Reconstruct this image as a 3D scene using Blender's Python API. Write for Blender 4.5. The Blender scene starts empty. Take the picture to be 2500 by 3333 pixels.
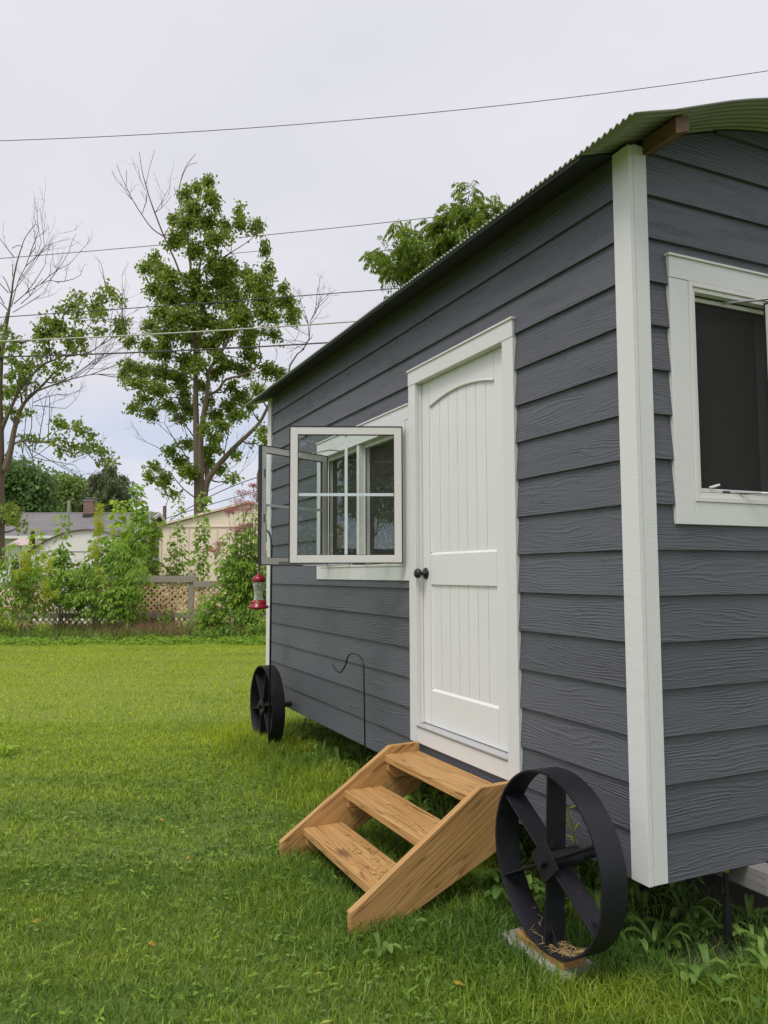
import bpy, math, random
import numpy as np
from mathutils import Matrix, Vector

rng = np.random.default_rng(7)
random.seed(7)
SC = bpy.context.scene
COL = SC.collection
H = 1.53                                   # eye height above the lawn

# ------------------------------------------------------------------ camera
YAW, PITCH, ROLL = 1.13527213, 0.07885597, -0.00344118
cy_, sy_, cp_, sp_ = math.cos(YAW), math.sin(YAW), math.cos(PITCH), math.sin(PITCH)
FW = np.array([-sy_ * cp_, cy_ * cp_, sp_])
RT0 = np.array([cy_, sy_, 0.0])
UP0 = np.cross(RT0, FW)
RT = RT0 * math.cos(ROLL) + UP0 * math.sin(ROLL)
UP = -RT0 * math.sin(ROLL) + UP0 * math.cos(ROLL)
CAM = np.array([2.32585239, -2.177615, H])
FPX = 2535.57                              # focal length in photo pixels (photo 2500 x 3333)
cam = bpy.data.cameras.new('camera')
co = bpy.data.objects.new('camera', cam)
COL.objects.link(co)
M4 = Matrix([[RT[i], UP[i], -FW[i], CAM[i]] for i in range(3)] + [[0, 0, 0, 1]])
co.matrix_world = M4
cam.sensor_fit = 'HORIZONTAL'
cam.sensor_width = 36.0
cam.lens = 36.0 * FPX / 2500.0
cam.clip_start = 0.05
cam.clip_end = 3000
SC.camera = co

# ------------------------------------------------------------------ light
SUN_EL, SUN_AZ = math.radians(58), math.atan2(-0.86, 0.50)   # towards the sun, behind the photographer
sd = Vector((math.cos(SUN_EL) * math.cos(SUN_AZ), math.cos(SUN_EL) * math.sin(SUN_AZ), math.sin(SUN_EL)))
sl = bpy.data.lights.new('sun', 'SUN')
sl.energy = 1.5
sl.angle = math.radians(24)
sl.color = (1.0, 0.95, 0.87)
so = bpy.data.objects.new('sun', sl)
COL.objects.link(so)
so.rotation_euler = sd.to_track_quat('Z', 'Y').to_euler()
so.location = (0, 0, 30)

W = bpy.data.worlds.new('World')
SC.world = W
W.use_nodes = True
wt = W.node_tree
wt.nodes.clear()


def wn(t, **k):
    n = wt.nodes.new(t)
    for a, b in k.items():
        setattr(n, a, b)
    return n


def wl(a, b):
    wt.links.new(a, b)


def wmath(op, a, b=None, clamp=False):
    m = wn('ShaderNodeMath', operation=op)
    m.use_clamp = clamp
    for i, v in enumerate((a, b)):
        if v is None:
            continue
        if isinstance(v, (int, float)):
            m.inputs[i].default_value = v
        else:
            wl(v, m.inputs[i])
    return m.outputs[0]


out = wn('ShaderNodeOutputWorld')
bg = wn('ShaderNodeBackground')
bg.inputs['Strength'].default_value = 0.1
wl(bg.outputs[0], out.inputs[0])
sky = wn('ShaderNodeTexSky', sky_type='NISHITA')
sky.sun_disc = False
sky.sun_elevation = SUN_EL
sky.sun_rotation = math.pi / 2 - SUN_AZ
sky.air_density = 1.0
sky.dust_density = 2.0
tc = wn('ShaderNodeTexCoord')
sep = wn('ShaderNodeSeparateXYZ')
wl(tc.outputs['Generated'], sep.inputs[0])
zz = wmath('MAXIMUM', sep.outputs[2], 0.0)
# cloud deck: project the direction on a plane overhead
den = wmath('ADD', zz, 0.16)
ux = wmath('DIVIDE', sep.outputs[0], den)
uy = wmath('DIVIDE', sep.outputs[1], den)
cmb = wn('ShaderNodeCombineXYZ')
wl(ux, cmb.inputs[0])
wl(uy, cmb.inputs[1])
n1 = wn('ShaderNodeTexNoise', noise_dimensions='4D')
n1.inputs['W'].default_value = 0.0
n1.inputs['Scale'].default_value = 0.8
n1.inputs['Detail'].default_value = 6
n1.inputs['Roughness'].default_value = 0.55
wl(cmb.outputs[0], n1.inputs['Vector'])
# thin low clouds: gaps of pale blue near the horizon
gap = wn('ShaderNodeMapRange')
gap.inputs['From Min'].default_value = 0.42
gap.inputs['From Max'].default_value = 0.60
gap.inputs['To Min'].default_value = 1.0
gap.inputs['To Max'].default_value = 0.0
wl(n1.outputs['Fac'], gap.inputs['Value'])
low = wn('ShaderNodeMapRange')
low.interpolation_type = 'SMOOTHSTEP'
low.inputs['From Min'].default_value = 0.02
low.inputs['From Max'].default_value = 0.31
low.inputs['To Min'].default_value = 1.0
low.inputs['To Max'].default_value = 0.10
wl(zz, low.inputs['Value'])
gapm = wmath('MULTIPLY', gap.outputs[0], low.outputs[0], clamp=True)
lowc = wmath('MULTIPLY', wmath('POWER', low.outputs[0], 1.3), 0.16)
blue = wmath('ADD', wmath('MULTIPLY', gapm, 1.0), lowc, clamp=True)
# cloud brightness: brighter towards the hidden sun
dot = wn('ShaderNodeVectorMath', operation='DOT_PRODUCT')
wl(tc.outputs['Generated'], dot.inputs[0])
dot.inputs[1].default_value = tuple(sd)
glow = wmath('POWER', wmath('MAXIMUM', dot.outputs['Value'], 0.0), 2.0)
bright = wmath('ADD', wmath('MULTIPLY', glow, 2.9), 6.3)
mott = wmath('ADD', wmath('MULTIPLY', n1.outputs['Fac'], 0.30), 0.85)
bright = wmath('MULTIPLY', bright, mott)
ccol = wn('ShaderNodeVectorMath', operation='SCALE')
ccol.inputs[0].default_value = (0.965, 0.950, 1.025)
wl(bright, ccol.inputs['Scale'])
skc = wn('ShaderNodeVectorMath', operation='MULTIPLY_ADD')
wl(sky.outputs[0], skc.inputs[0])
skc.inputs[1].default_value = (0.35, 0.35, 0.35)
skc.inputs[2].default_value = (3.3, 3.9, 5.1)
mixw = wn('ShaderNodeMix', data_type='RGBA')
wl(blue, mixw.inputs['Factor'])
wl(ccol.outputs[0], mixw.inputs['A'])
wl(skc.outputs[0], mixw.inputs['B'])
wl(mixw.outputs['Result'], bg.inputs['Color'])

vs = SC.view_settings
vs.view_transform = 'Standard'
vs.look = 'None'
vs.exposure = 0.36
vs.gamma = 1.0
vs.use_curve_mapping = False
SC.cycles.max_bounces = 8
SC.cycles.transparent_max_bounces = 24
SC.cycles.use_denoising = True

# ------------------------------------------------------------------ placing helpers


def P(px, py, D):
    """world point seen at photo pixel (px,py) and lying D metres away along the view axis"""
    return CAM + D * (RT * (px - 1250) / FPX - UP * (py - 1666.5) / FPX + FW)


def G(px, D, z=0.0):
    a, b = P(px, 1666, D), P(px, 2666, D)
    t = (z - a[2]) / (b[2] - a[2])
    return a + (b - a) * t


def GP(px, py, z=0.0):
    d = P(px, py, 1.0) - CAM
    return CAM + d * ((z - CAM[2]) / d[2])


def gz(x, y):
    """height of the lawn"""
    x = np.asarray(x, float)
    t = np.clip((-x - 0.8) / 3.0, 0, 1)
    t = t * t * (3 - 2 * t)
    return 0.045 * t + 0.012 * np.sin(x * 0.9 + 1.3) * np.sin(np.asarray(y, float) * 1.1)


# ------------------------------------------------------------------ mesh builder


class MB:
    def __init__(s, T=None):
        s.v, s.f, s.T = [], [], T

    def add(s, verts, faces):
        b = len(s.v)
        if s.T is not None:
            verts = [tuple(s.T @ Vector(p)) for p in verts]
        s.v += [tuple(p) for p in verts]
        s.f += [tuple(i + b for i in f) for f in faces]
        return s

    def box(s, x0, x1, y0, y1, z0, z1):
        x0, x1 = min(x0, x1), max(x0, x1)
        y0, y1 = min(y0, y1), max(y0, y1)
        z0, z1 = min(z0, z1), max(z0, z1)
        return s.add([(x0, y0, z0), (x1, y0, z0), (x1, y1, z0), (x0, y1, z0), (x0, y0, z1), (x1, y0, z1), (x1, y1, z1), (x0, y1, z1)],
                     [(0, 3, 2, 1), (4, 5, 6, 7), (0, 1, 5, 4), (1, 2, 6, 5), (2, 3, 7, 6), (3, 0, 4, 7)])

    def prism(s, poly, axis, a, b):
        """polygon (2-D list) extruded along axis 0/1/2 from a to b"""
        def put(u, v, w):
            return (w, u, v) if axis == 0 else ((u, w, v) if axis == 1 else (u, v, w))
        n = len(poly)
        vs_ = [put(u, v, a) for u, v in poly] + [put(u, v, b) for u, v in poly]
        fs = [tuple(range(n - 1, -1, -1)), tuple(range(n, 2 * n))]
        fs += [(i, (i + 1) % n, n + (i + 1) % n, n + i) for i in range(n)]
        return s.add(vs_, fs)

    def tube(s, pts, rad, n=8, cap=True):
        pts = [np.asarray(p, float) for p in pts]
        if np.isscalar(rad):
            rad = [rad] * len(pts)
        vs_, fs = [], []
        prev = None
        for i, p in enumerate(pts):
            t = pts[min(i + 1, len(pts) - 1)] - pts[max(i - 1, 0)]
            t = t / (np.linalg.norm(t) + 1e-9)
            if prev is None:
                a = np.array([0, 0, 1.0]) if abs(t[2]) < 0.9 else np.array([1.0, 0, 0])
                u = np.cross(t, a)
            else:
                u = prev - t * np.dot(prev, t)
            u /= np.linalg.norm(u) + 1e-9
            prev = u
            w = np.cross(t, u)
            for k in range(n):
                an = 2 * math.pi * k / n
                vs_.append(tuple(p + rad[i] * (u * math.cos(an) + w * math.sin(an))))
        for i in range(len(pts) - 1):
            for k in range(n):
                fs.append((i * n + k, i * n + (k + 1) % n, (i + 1) * n + (k + 1) % n, (i + 1) * n + k))
        if cap:
            fs.append(tuple(range(n - 1, -1, -1)))
            fs.append(tuple((len(pts) - 1) * n + k for k in range(n)))
        return s.add(vs_, fs)

    def lathe(s, prof, c, n=24, axis=2):
        vs_, fs = [], []
        for r, z in prof:
            for k in range(n):
                an = 2 * math.pi * k / n
                a, b = r * math.cos(an), r * math.sin(an)
                o = (a, b, z) if axis == 2 else ((a, z, b) if axis == 1 else (z, a, b))
                vs_.append((c[0] + o[0], c[1] + o[1], c[2] + o[2]))
        for i in range(len(prof) - 1):
            for k in range(n):
                fs.append((i * n + k, i * n + (k + 1) % n, (i + 1) * n + (k + 1) % n, (i + 1) * n + k))
        return s.add(vs_, fs)

    def raw(s, V, F):
        b = len(s.v)
        s.v += [tuple(p) for p in V]
        s.f += [tuple(int(i) + b for i in f) for f in F]
        return s


def link(name, me, m, parent=None, smooth=False):
    o = bpy.data.objects.new(name, me)
    COL.objects.link(o)
    if m is not None:
        for q in (m if isinstance(m, (list, tuple)) else [m]):
            me.materials.append(q)
    if smooth:
        me.polygons.foreach_set('use_smooth', [True] * len(me.polygons))
    if parent is not None:
        o.parent = parent
        w = Vector((0, 0, 0))
        q = parent
        while q is not None:
            w += q.location
            q = q.parent
        o.location = -w
    return o


def obj(name, mb, m, parent=None, bevel=0.0, smooth=False):
    me = bpy.data.meshes.new(name)
    me.from_pydata(mb.v, [], mb.f)
    me.update()
    o = link(name, me, m, parent, smooth)
    if bevel > 0:
        b = o.modifiers.new('edge', 'BEVEL')
        b.width = bevel
        b.segments = 2
        b.limit_method = 'ANGLE'
        b.angle_limit = math.radians(40)
    return o


def tri_obj(name, V, F, m, parent=None, smooth=False):
    me = bpy.data.meshes.new(name)
    V = np.ascontiguousarray(V, dtype=np.float32).reshape(-1, 3)
    F = np.ascontiguousarray(F, dtype=np.int32).reshape(-1, 3)
    me.vertices.add(len(V))
    me.vertices.foreach_set('co', V.ravel())
    me.loops.add(len(F) * 3)
    me.loops.foreach_set('vertex_index', F.ravel())
    me.polygons.add(len(F))
    me.polygons.foreach_set('loop_start', np.arange(0, len(F) * 3, 3, dtype=np.int32))
    me.polygons.foreach_set('loop_total', np.full(len(F), 3, dtype=np.int32))
    me.update(calc_edges=True)
    return link(name, me, m, parent, smooth)


def tag(o, label, cat, group=None):
    o['label'] = label
    o['category'] = cat
    if group:
        o['group'] = group
    return o


def thing(name, label, cat, loc=(0, 0, 0), group=None):
    o = bpy.data.objects.new(name, None)
    COL.objects.link(o)
    o.location = tuple(float(a) for a in loc)
    o.empty_display_size = 0.2
    return tag(o, label, cat, group)


def struct(o):
    o['kind'] = 'structure'
    return o


def stuff(o):
    o['kind'] = 'stuff'
    return o


# ------------------------------------------------------------------ materials


class NT:
    def __init__(s, name):
        s.m = bpy.data.materials.new(name)
        s.m.use_nodes = True
        s.t = s.m.node_tree
        s.b = s.t.nodes['Principled BSDF']
        s.o = s.t.nodes['Material Output']

    def n(s, t, ins=None, **k):
        q = s.t.nodes.new(t)
        for a, b in k.items():
            setattr(q, a, b)
        for a, b in (ins or {}).items():
            if hasattr(b, 'node') or isinstance(b, bpy.types.NodeSocket):
                s.t.links.new(b, q.inputs[a])
            else:
                q.inputs[a].default_value = b
        return q

    def l(s, a, b):
        s.t.links.new(a, b)

    def math(s, op, a, b=0.0, clamp=False):
        q = s.n('ShaderNodeMath', {0: a, 1: b}, operation=op)
        q.use_clamp = clamp
        return q.outputs[0]

    def pos(s):
        return s.n('ShaderNodeTexCoord').outputs['Object']

    def noise(s, vec, scale, detail=4, rough=0.55):
        return s.n('ShaderNodeTexNoise', {'Vector': vec, 'Scale': scale, 'Detail': detail, 'Roughness': rough}).outputs['Fac']

    def mapv(s, vec, scale=(1, 1, 1), rot=(0, 0, 0), loc=(0, 0, 0)):
        return s.n('ShaderNodeMapping', {'Vector': vec, 'Scale': scale, 'Rotation': rot, 'Location': loc}).outputs[0]

    def ramp(s, fac, stops):
        r = s.n('ShaderNodeValToRGB', {'Fac': fac})
        e = r.color_ramp.elements
        while len(e) < len(stops):
            e.new(0.5)
        for q, (p, c) in zip(e, stops):
            q.position = p
            q.color = (*c, 1)
        return r.outputs['Color']

    def mix(s, fac, a, b, mode='MIX'):
        q = s.n('ShaderNodeMix', {'Factor': fac}, data_type='RGBA', blend_type=mode)
        for k, v in (('A', a), ('B', b)):
            if isinstance(v, tuple):
                q.inputs[k].default_value = (*v, 1) if len(v) == 3 else v
            else:
                s.l(v, q.inputs[k])
        return q.outputs['Result']

    def col(s, c):
        if isinstance(c, tuple):
            s.b.inputs['Base Color'].default_value = (*c, 1)
        else:
            s.l(c, s.b.inputs['Base Color'])

    def bump(s, h, strength=0.3, dist=0.01):
        q = s.n('ShaderNodeBump', {'Height': h, 'Strength': strength, 'Distance': dist})
        s.l(q.outputs[0], s.b.inputs['Normal'])

    def set(s, **k):
        for a, b in k.items():
            s.b.inputs[a.replace('_', ' ')].default_value = b


MAT = {}


def plain(name, c, rough=0.6, var=0.12, scale=6.0, metal=0.0, bump=0.0, bscale=80.0, spec=0.5):
    t = NT(name)
    p = t.pos()
    n = t.noise(p, scale)
    t.col(t.mix(n, tuple(v * (1 - var) for v in c), tuple(min(1, v * (1 + var)) for v in c)))
    t.set(Roughness=rough, Metallic=metal)
    t.b.inputs['Specular IOR Level'].default_value = spec
    if bump:
        t.bump(t.noise(p, bscale, 3), bump, 0.004)
    MAT[name] = t.m
    return t.m


def siding_mat():
    t = NT('slate_siding')
    p = t.pos()
    sp = t.n('ShaderNodeSeparateXYZ', {0: p})
    u = t.math('ADD', sp.outputs[0], sp.outputs[1])
    z = sp.outputs[2]
    course = t.math('FLOOR', t.math('DIVIDE', t.math('SUBTRACT', z, H - 0.09 - 1.08 - 0.0), 0.18))
    vec = t.n('ShaderNodeCombineXYZ', {0: t.math('ADD', t.math('MULTIPLY', u, 1.5), t.math('MULTIPLY', course, 5.37)),
                                       1: t.math('MULTIPLY', z, 9.0), 2: t.math('MULTIPLY', course, 3.1)}).outputs[0]
    n = t.noise(vec, 1.0, 1.5, 0.5)
    ph = t.math('ADD', t.math('MULTIPLY', z, 420.0), t.math('MULTIPLY', n, 58.0))
    wob = t.noise(t.mapv(p, (26, 26, 60)), 1.0, 2)
    g = t.math('SINE', t.math('ADD', ph, t.math('MULTIPLY', wob, 5.0)))
    g = t.math('POWER', t.math('ABSOLUTE', t.math('MULTIPLY', t.math('ADD', g, 1.0), 0.5)), 2.5)
    fine = t.noise(t.mapv(p, (7, 7, 190)), 1.0, 3)
    patch = t.noise(vec, 2.3, 3)
    amp = t.n('ShaderNodeMapRange', {'Value': patch, 'From Min': 0.40, 'From Max': 0.62, 'To Min': 0.05, 'To Max': 1.0}).outputs[0]
    h = t.math('ADD', t.math('MULTIPLY', g, amp), t.math('MULTIPLY', fine, 1.5))
    t.bump(h, 0.75, 0.0024)
    big = t.noise(p, 1.4, 3)
    tone = t.n('ShaderNodeTexWhiteNoise', {'W': course}, noise_dimensions='1D').outputs['Value']
    bc = t.mix(big, (0.076, 0.079, 0.094), (0.102, 0.105, 0.122))
    t.col(t.mix(1.0, bc, t.ramp(tone, [(0.0, (0.90, 0.90, 0.90)), (1.0, (1.08, 1.08, 1.08))]), 'MULTIPLY'))
    t.set(Roughness=0.5)
    MAT['siding'] = t.m


def trim_mat(name, c, s=0.25):
    t = NT(name)
    p = t.pos()
    a = t.noise(t.mapv(p, (60, 60, 22)), 1.0, 4, 0.65)
    b = t.noise(t.mapv(p, (14, 14, 150)), 1.0, 3)
    t.bump(t.math('ADD', a, t.math('MULTIPLY', b, 0.3)), s, 0.004)
    d = t.noise(p, 2.6, 4)
    t.col(t.mix(d, tuple(v * 0.93 for v in c), c))
    t.set(Roughness=0.48)
    MAT[name] = t.m


def wood_mat(name, axis, c0, c1, c2, rot=(0, 0, 0), seed=0.0, bump=0.25):
    """sawn timber, grain along `axis` (0 x, 1 y, 2 z) after rotation"""
    t = NT(name)
    p = t.mapv(t.pos(), rot=rot, loc=(seed, seed * 1.7, seed * 0.6))
    sc = [12.0, 12.0, 12.0]
    sc[axis] = 0.42
    v = t.mapv(p, tuple(sc))
    n = t.noise(v, 1.0, 2.0, 0.5)
    ring = t.math('FRACT', t.math('MULTIPLY', n, 16.0))
    col = t.ramp(ring, [(0.0, c0), (0.70, c1), (0.92, c2), (1.0, c0)])
    sc2 = [150.0, 150.0, 150.0]
    sc2[axis] = 5.0
    f = t.noise(t.mapv(p, tuple(sc2)), 1.0, 3)
    col = t.mix(t.math('MULTIPLY', f, 0.5), col, tuple(v * 0.55 for v in c2))
    kn = t.n('ShaderNodeTexVoronoi', {'Vector': t.mapv(p, tuple(3.4 if i != axis else 1.5 for i in range(3))), 'Scale': 1.0}).outputs['Distance']
    kf = t.n('ShaderNodeMapRange', {'Value': kn, 'From Min': 0.05, 'From Max': 0.13, 'To Min': 0.75, 'To Max': 0.0}).outputs[0]
    col = t.mix(kf, col, tuple(v * 0.33 for v in c2))
    big = t.noise(p, 3.1, 3)
    col = t.mix(t.n('ShaderNodeMapRange', {'Value': big, 'From Min': 0.5, 'From Max': 0.75, 'To Min': 0.0, 'To Max': 0.35}).outputs[0], col, tuple(v * 0.6 for v in c1))
    t.col(col)
    t.bump(t.math('ADD', ring, f), bump, 0.0015)
    t.set(Roughness=0.62)
    MAT[name] = t.m
    return t.m


def leaf_mat(name, c0, c1, c2=None, trans=0.35, rough=0.5):
    t = NT(name)
    r = t.n('ShaderNodeNewGeometry').outputs['Random Per Island']
    stops = [(0.0, c0), (0.75, c1)]
    if c2 is not None:
        stops += [(0.93, c1), (1.0, c2)]
    c = t.ramp(r, stops)
    t.col(c)
    t.set(Roughness=rough)
    t.b.inputs['Specular IOR Level'].default_value = 0.35
    tr = t.n('ShaderNodeBsdfTranslucent', {'Color': t.mix(0.5, c, tuple(min(1, v * 1.7) for v in c1))})
    mx = t.n('ShaderNodeMixShader', {0: trans, 1: t.b.outputs[0], 2: tr.outputs[0]})
    t.l(mx.outputs[0], t.o.inputs['Surface'])
    MAT[name] = t.m
    return t.m


def glass_mat():
    t = NT('window_glass')
    fr0 = t.n('ShaderNodeFresnel', {'IOR': 1.75})
    bf = t.n('ShaderNodeNewGeometry').outputs['Backfacing']
    fr = t.n('ShaderNodeMath', {0: fr0.outputs[0], 1: t.math('SUBTRACT', 1.0, bf)}, operation='MULTIPLY')
    tr = t.n('ShaderNodeBsdfTransparent', {'Color': (0.93, 0.96, 0.95, 1)})
    gl = t.n('ShaderNodeBsdfGlossy', {'Color': (1, 1, 1, 1), 'Roughness': 0.0})
    mx = t.n('ShaderNodeMixShader', {0: fr.outputs[0], 1: tr.outputs[0], 2: gl.outputs[0]})
    t.l(mx.outputs[0], t.o.inputs['Surface'])
    MAT['glass'] = t.m


def screen_mat():
    t = NT('insect_screen')
    t.col((0.034, 0.031, 0.031))
    t.set(Roughness=0.8)
    tr = t.n('ShaderNodeBsdfTransparent')
    mx = t.n('ShaderNodeMixShader', {0: 0.55, 1: tr.outputs[0], 2: t.b.outputs[0]})
    t.l(mx.outputs[0], t.o.inputs['Surface'])
    MAT['screen'] = t.m


def grass_mat():
    t = NT('grass_blades')
    g = t.n('ShaderNodeNewGeometry')
    p = t.pos()
    big = t.noise(p, 0.45, 3)
    mid = t.noise(p, 2.3, 3)
    sx = t.n('ShaderNodeSeparateXYZ', {0: p})
    # shade by the cabin put into the colour: dark green near, yellower farther off
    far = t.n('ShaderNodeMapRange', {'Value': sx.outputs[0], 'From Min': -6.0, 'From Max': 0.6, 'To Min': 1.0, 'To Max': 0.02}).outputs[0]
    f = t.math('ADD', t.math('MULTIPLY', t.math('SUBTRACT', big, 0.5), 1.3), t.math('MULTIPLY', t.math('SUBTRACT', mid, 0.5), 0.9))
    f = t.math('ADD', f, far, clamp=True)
    # mower passes run across the picture
    sy = t.math('ADD', t.math('MULTIPLY', sx.outputs[0], -0.907), t.math('MULTIPLY', sx.outputs[1], 0.422))
    su = t.math('ADD', t.math('MULTIPLY', sx.outputs[0], 0.422), t.math('MULTIPLY', sx.outputs[1], 0.907))
    mow = t.noise(t.n('ShaderNodeCombineXYZ', {0: t.math('MULTIPLY', su, 0.22), 1: t.math('MULTIPLY', sy, 1.7)}).outputs[0], 1.0, 3)
    f = t.math('ADD', f, t.math('MULTIPLY', t.math('SUBTRACT', mow, 0.5), 1.9), clamp=True)
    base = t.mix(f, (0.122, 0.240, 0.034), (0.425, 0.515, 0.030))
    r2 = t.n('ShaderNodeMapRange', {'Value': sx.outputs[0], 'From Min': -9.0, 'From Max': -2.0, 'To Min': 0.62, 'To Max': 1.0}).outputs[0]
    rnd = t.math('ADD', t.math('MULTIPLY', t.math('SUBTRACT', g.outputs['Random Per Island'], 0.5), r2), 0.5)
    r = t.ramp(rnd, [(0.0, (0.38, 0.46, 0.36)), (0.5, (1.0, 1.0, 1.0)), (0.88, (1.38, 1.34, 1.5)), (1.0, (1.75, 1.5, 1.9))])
    c = t.mix(1.0, base, r, 'MULTIPLY')
    t.col(c)
    t.set(Roughness=0.45)
    t.b.inputs['Specular IOR Level'].default_value = 0.4
    tr = t.n('ShaderNodeBsdfTranslucent', {'Color': c})
    mx = t.n('ShaderNodeMixShader', {0: 0.42, 1: t.b.outputs[0], 2: tr.outputs[0]})
    t.l(mx.outputs[0], t.o.inputs['Surface'])
    MAT['grass'] = t.m


def lawn_mat():
    t = NT('lawn_soil')
    p = t.pos()
    a = t.noise(p, 0.5, 4)
    b = t.noise(p, 30, 4)
    sx = t.n('ShaderNodeSeparateXYZ', {0: p})
    fx_ = t.n('ShaderNodeMapRange', {'Value': sx.outputs[0], 'From Min': -7.0, 'From Max': -1.0, 'To Min': 0.6, 'To Max': 0.0}).outputs[0]  # same painted shade in the ground colour, lighter and yellower with distance
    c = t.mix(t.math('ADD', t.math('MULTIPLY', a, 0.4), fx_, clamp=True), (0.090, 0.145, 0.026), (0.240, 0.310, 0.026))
    c = t.mix(t.math('MULTIPLY', b, 0.4), c, (0.050, 0.056, 0.020))
    t.col(c)
    t.set(Roughness=0.95)
    t.bump(b, 0.6, 0.03)
    MAT['lawn'] = t.m


def shingle_mat():
    t = NT('grey_shingles')
    p = t.pos()
    br = t.n('ShaderNodeTexBrick', {'Vector': t.mapv(t.n('ShaderNodeTexCoord').outputs['UV'], (1, 1, 1)), 'Color1': (0.13, 0.13, 0.145, 1),
                                    'Color2': (0.20, 0.195, 0.21, 1), 'Mortar': (0.06, 0.06, 0.07, 1), 'Scale': 1.0, 'Mortar Size': 0.02, 'Brick Width': 0.9, 'Row Height': 0.18})
    n = t.noise(p, 1.3, 4)
    t.col(t.mix(n, br.outputs['Color'], (0.23, 0.21, 0.20)))
    t.set(Roughness=0.9)
    MAT['shingles'] = t.m


def brick_mat(name, c1, c2, mortar, s=1.0):
    t = NT(name)
    p = t.pos()
    sp = t.n('ShaderNodeSeparateXYZ', {0: p})
    v = t.n('ShaderNodeCombineXYZ', {0: t.math('ADD', sp.outputs[0], sp.outputs[1]), 1: sp.outputs[2]}).outputs[0]
    br = t.n('ShaderNodeTexBrick', {'Vector': v, 'Color1': (*c1, 1), 'Color2': (*c2, 1), 'Mortar': (*mortar, 1), 'Scale': s,
                                    'Mortar Size': 0.012, 'Brick Width': 0.22, 'Row Height': 0.075})
    t.col(t.mix(t.math('MULTIPLY', t.noise(p, 5, 3), 0.6), br.outputs['Color'], c2))
    t.set(Roughness=0.9)
    MAT[name] = t.m


def bark_mat(name, c0, c1):
    t = NT(name)
    p = t.pos()
    n = t.noise(t.mapv(p, (14, 14, 2.2)), 1.0, 5, 0.65)
    m = t.noise(p, 0.8, 3)
    c = t.mix(n, c0, c1)
    c = t.mix(t.math('MULTIPLY', m, 0.5), c, tuple(v * 0.7 for v in c1))
    t.col(c)
    t.set(Roughness=0.95)
    t.bump(n, 0.9, 0.04)
    MAT[name] = t.m


siding_mat()
trim_mat('trim_white', (0.71, 0.71, 0.695), 0.42)
plain('door_white', (0.73, 0.725, 0.71), 0.38, 0.02, 3)
plain('vinyl_white', (0.70, 0.685, 0.655), 0.35, 0.02, 3)
plain('muntin_pale', (0.62, 0.68, 0.70), 0.35, 0.02, 3)
plain('gasket_black', (0.012, 0.012, 0.012), 0.5, 0.1)
plain('dark_cap', (0.03, 0.032, 0.035), 0.5, 0.1)
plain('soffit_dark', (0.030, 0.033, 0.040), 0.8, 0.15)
glass_mat()
screen_mat()
grass_mat()
lawn_mat()
shingle_mat()
brick_mat('brick_red', (0.26, 0.11, 0.07), (0.17, 0.08, 0.06), (0.30, 0.27, 0.24))
brick_mat('brick_brown', (0.17, 0.10, 0.075), (0.12, 0.075, 0.06), (0.2, 0.18, 0.16))
plain('galvanised', (0.30, 0.31, 0.27), 0.42, 0.22, 5, metal=0.75)
plain('wheel_black', (0.0125, 0.0125, 0.0165), 0.42, 0.35, 9, bump=0.35, bscale=120)
t = NT('worn_wheel_paint')
p = t.pos()
a_ = t.noise(p, 16, 5, 0.7)
b_ = t.noise(p, 4, 3)
c_ = t.mix(b_, (0.008, 0.008, 0.012), (0.016, 0.016, 0.021))
d_ = t.n('ShaderNodeMapRange', {'Value': a_, 'From Min': 0.60, 'From Max': 0.74, 'To Min': 0.0, 'To Max': 0.6}).outputs[0]
t.col(t.mix(d_, c_, (0.075, 0.058, 0.045)))
t.set(Roughness=0.5)
t.b.inputs['Specular IOR Level'].default_value = 0.35
t.bump(t.noise(p, 110, 4), 0.4, 0.003)
MAT['wheel_black'] = t.m
plain('iron_black', (0.012, 0.012, 0.015), 0.4, 0.2)
plain('steel_grey', (0.35, 0.35, 0.36), 0.35, 0.1, metal=0.8)
plain('sill_alu', (0.55, 0.55, 0.56), 0.35, 0.06, metal=0.5)
plain('interior_dark', (0.045, 0.042, 0.04), 0.9, 0.1)
plain('paver', (0.36, 0.34, 0.32), 0.95, 0.25, 14, bump=0.6, bscale=60)
plain('rock', (0.30, 0.28, 0.26), 0.95, 0.3, 10, bump=0.8, bscale=30)
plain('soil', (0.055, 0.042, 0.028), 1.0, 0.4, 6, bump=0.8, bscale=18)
plain('bed_litter', (0.085, 0.075, 0.036), 1.0, 0.45, 3, bump=0.8, bscale=18)
plain('cream_metal', (0.86, 0.74, 0.57), 0.55, 0.03, 0.8)
plain('cream_trim', (0.74, 0.64, 0.51), 0.5, 0.03)
plain('white_metal', (0.80, 0.77, 0.72), 0.55, 0.04, 0.6)
plain('house_white', (0.72, 0.72, 0.70), 0.6, 0.05)
plain('brown_metal', (0.17, 0.115, 0.09), 0.5, 0.15)
plain('grey_board', (0.33, 0.33, 0.33), 0.8, 0.1)
plain('canvas_pink', (0.55, 0.43, 0.43), 0.8, 0.05)
plain('post_grey', (0.42, 0.41, 0.39), 0.8, 0.12)
plain('pole_brown', (0.17, 0.13, 0.10), 0.9, 0.2)
plain('wire_grey', (0.16, 0.16, 0.17), 0.5, 0.1)
plain('wire_dark', (0.035, 0.035, 0.038), 0.5, 0.1)
plain('wire_pale', (0.42, 0.40, 0.34), 0.4, 0.1)
plain('red_plastic', (0.28, 0.006, 0.026), 0.22, 0.05)
plain('yellow_plastic', (0.75, 0.42, 0.06), 0.35, 0.05)
plain('straw', (0.42, 0.30, 0.13), 0.9, 0.3)
plain('brass', (0.45, 0.30, 0.08), 0.35, 0.1, metal=0.9)
TR = ((0.66, 0.395, 0.150), (0.53, 0.290, 0.095), (0.25, 0.118, 0.036))
wood_mat('tread_wood', 0, *TR)
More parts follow.
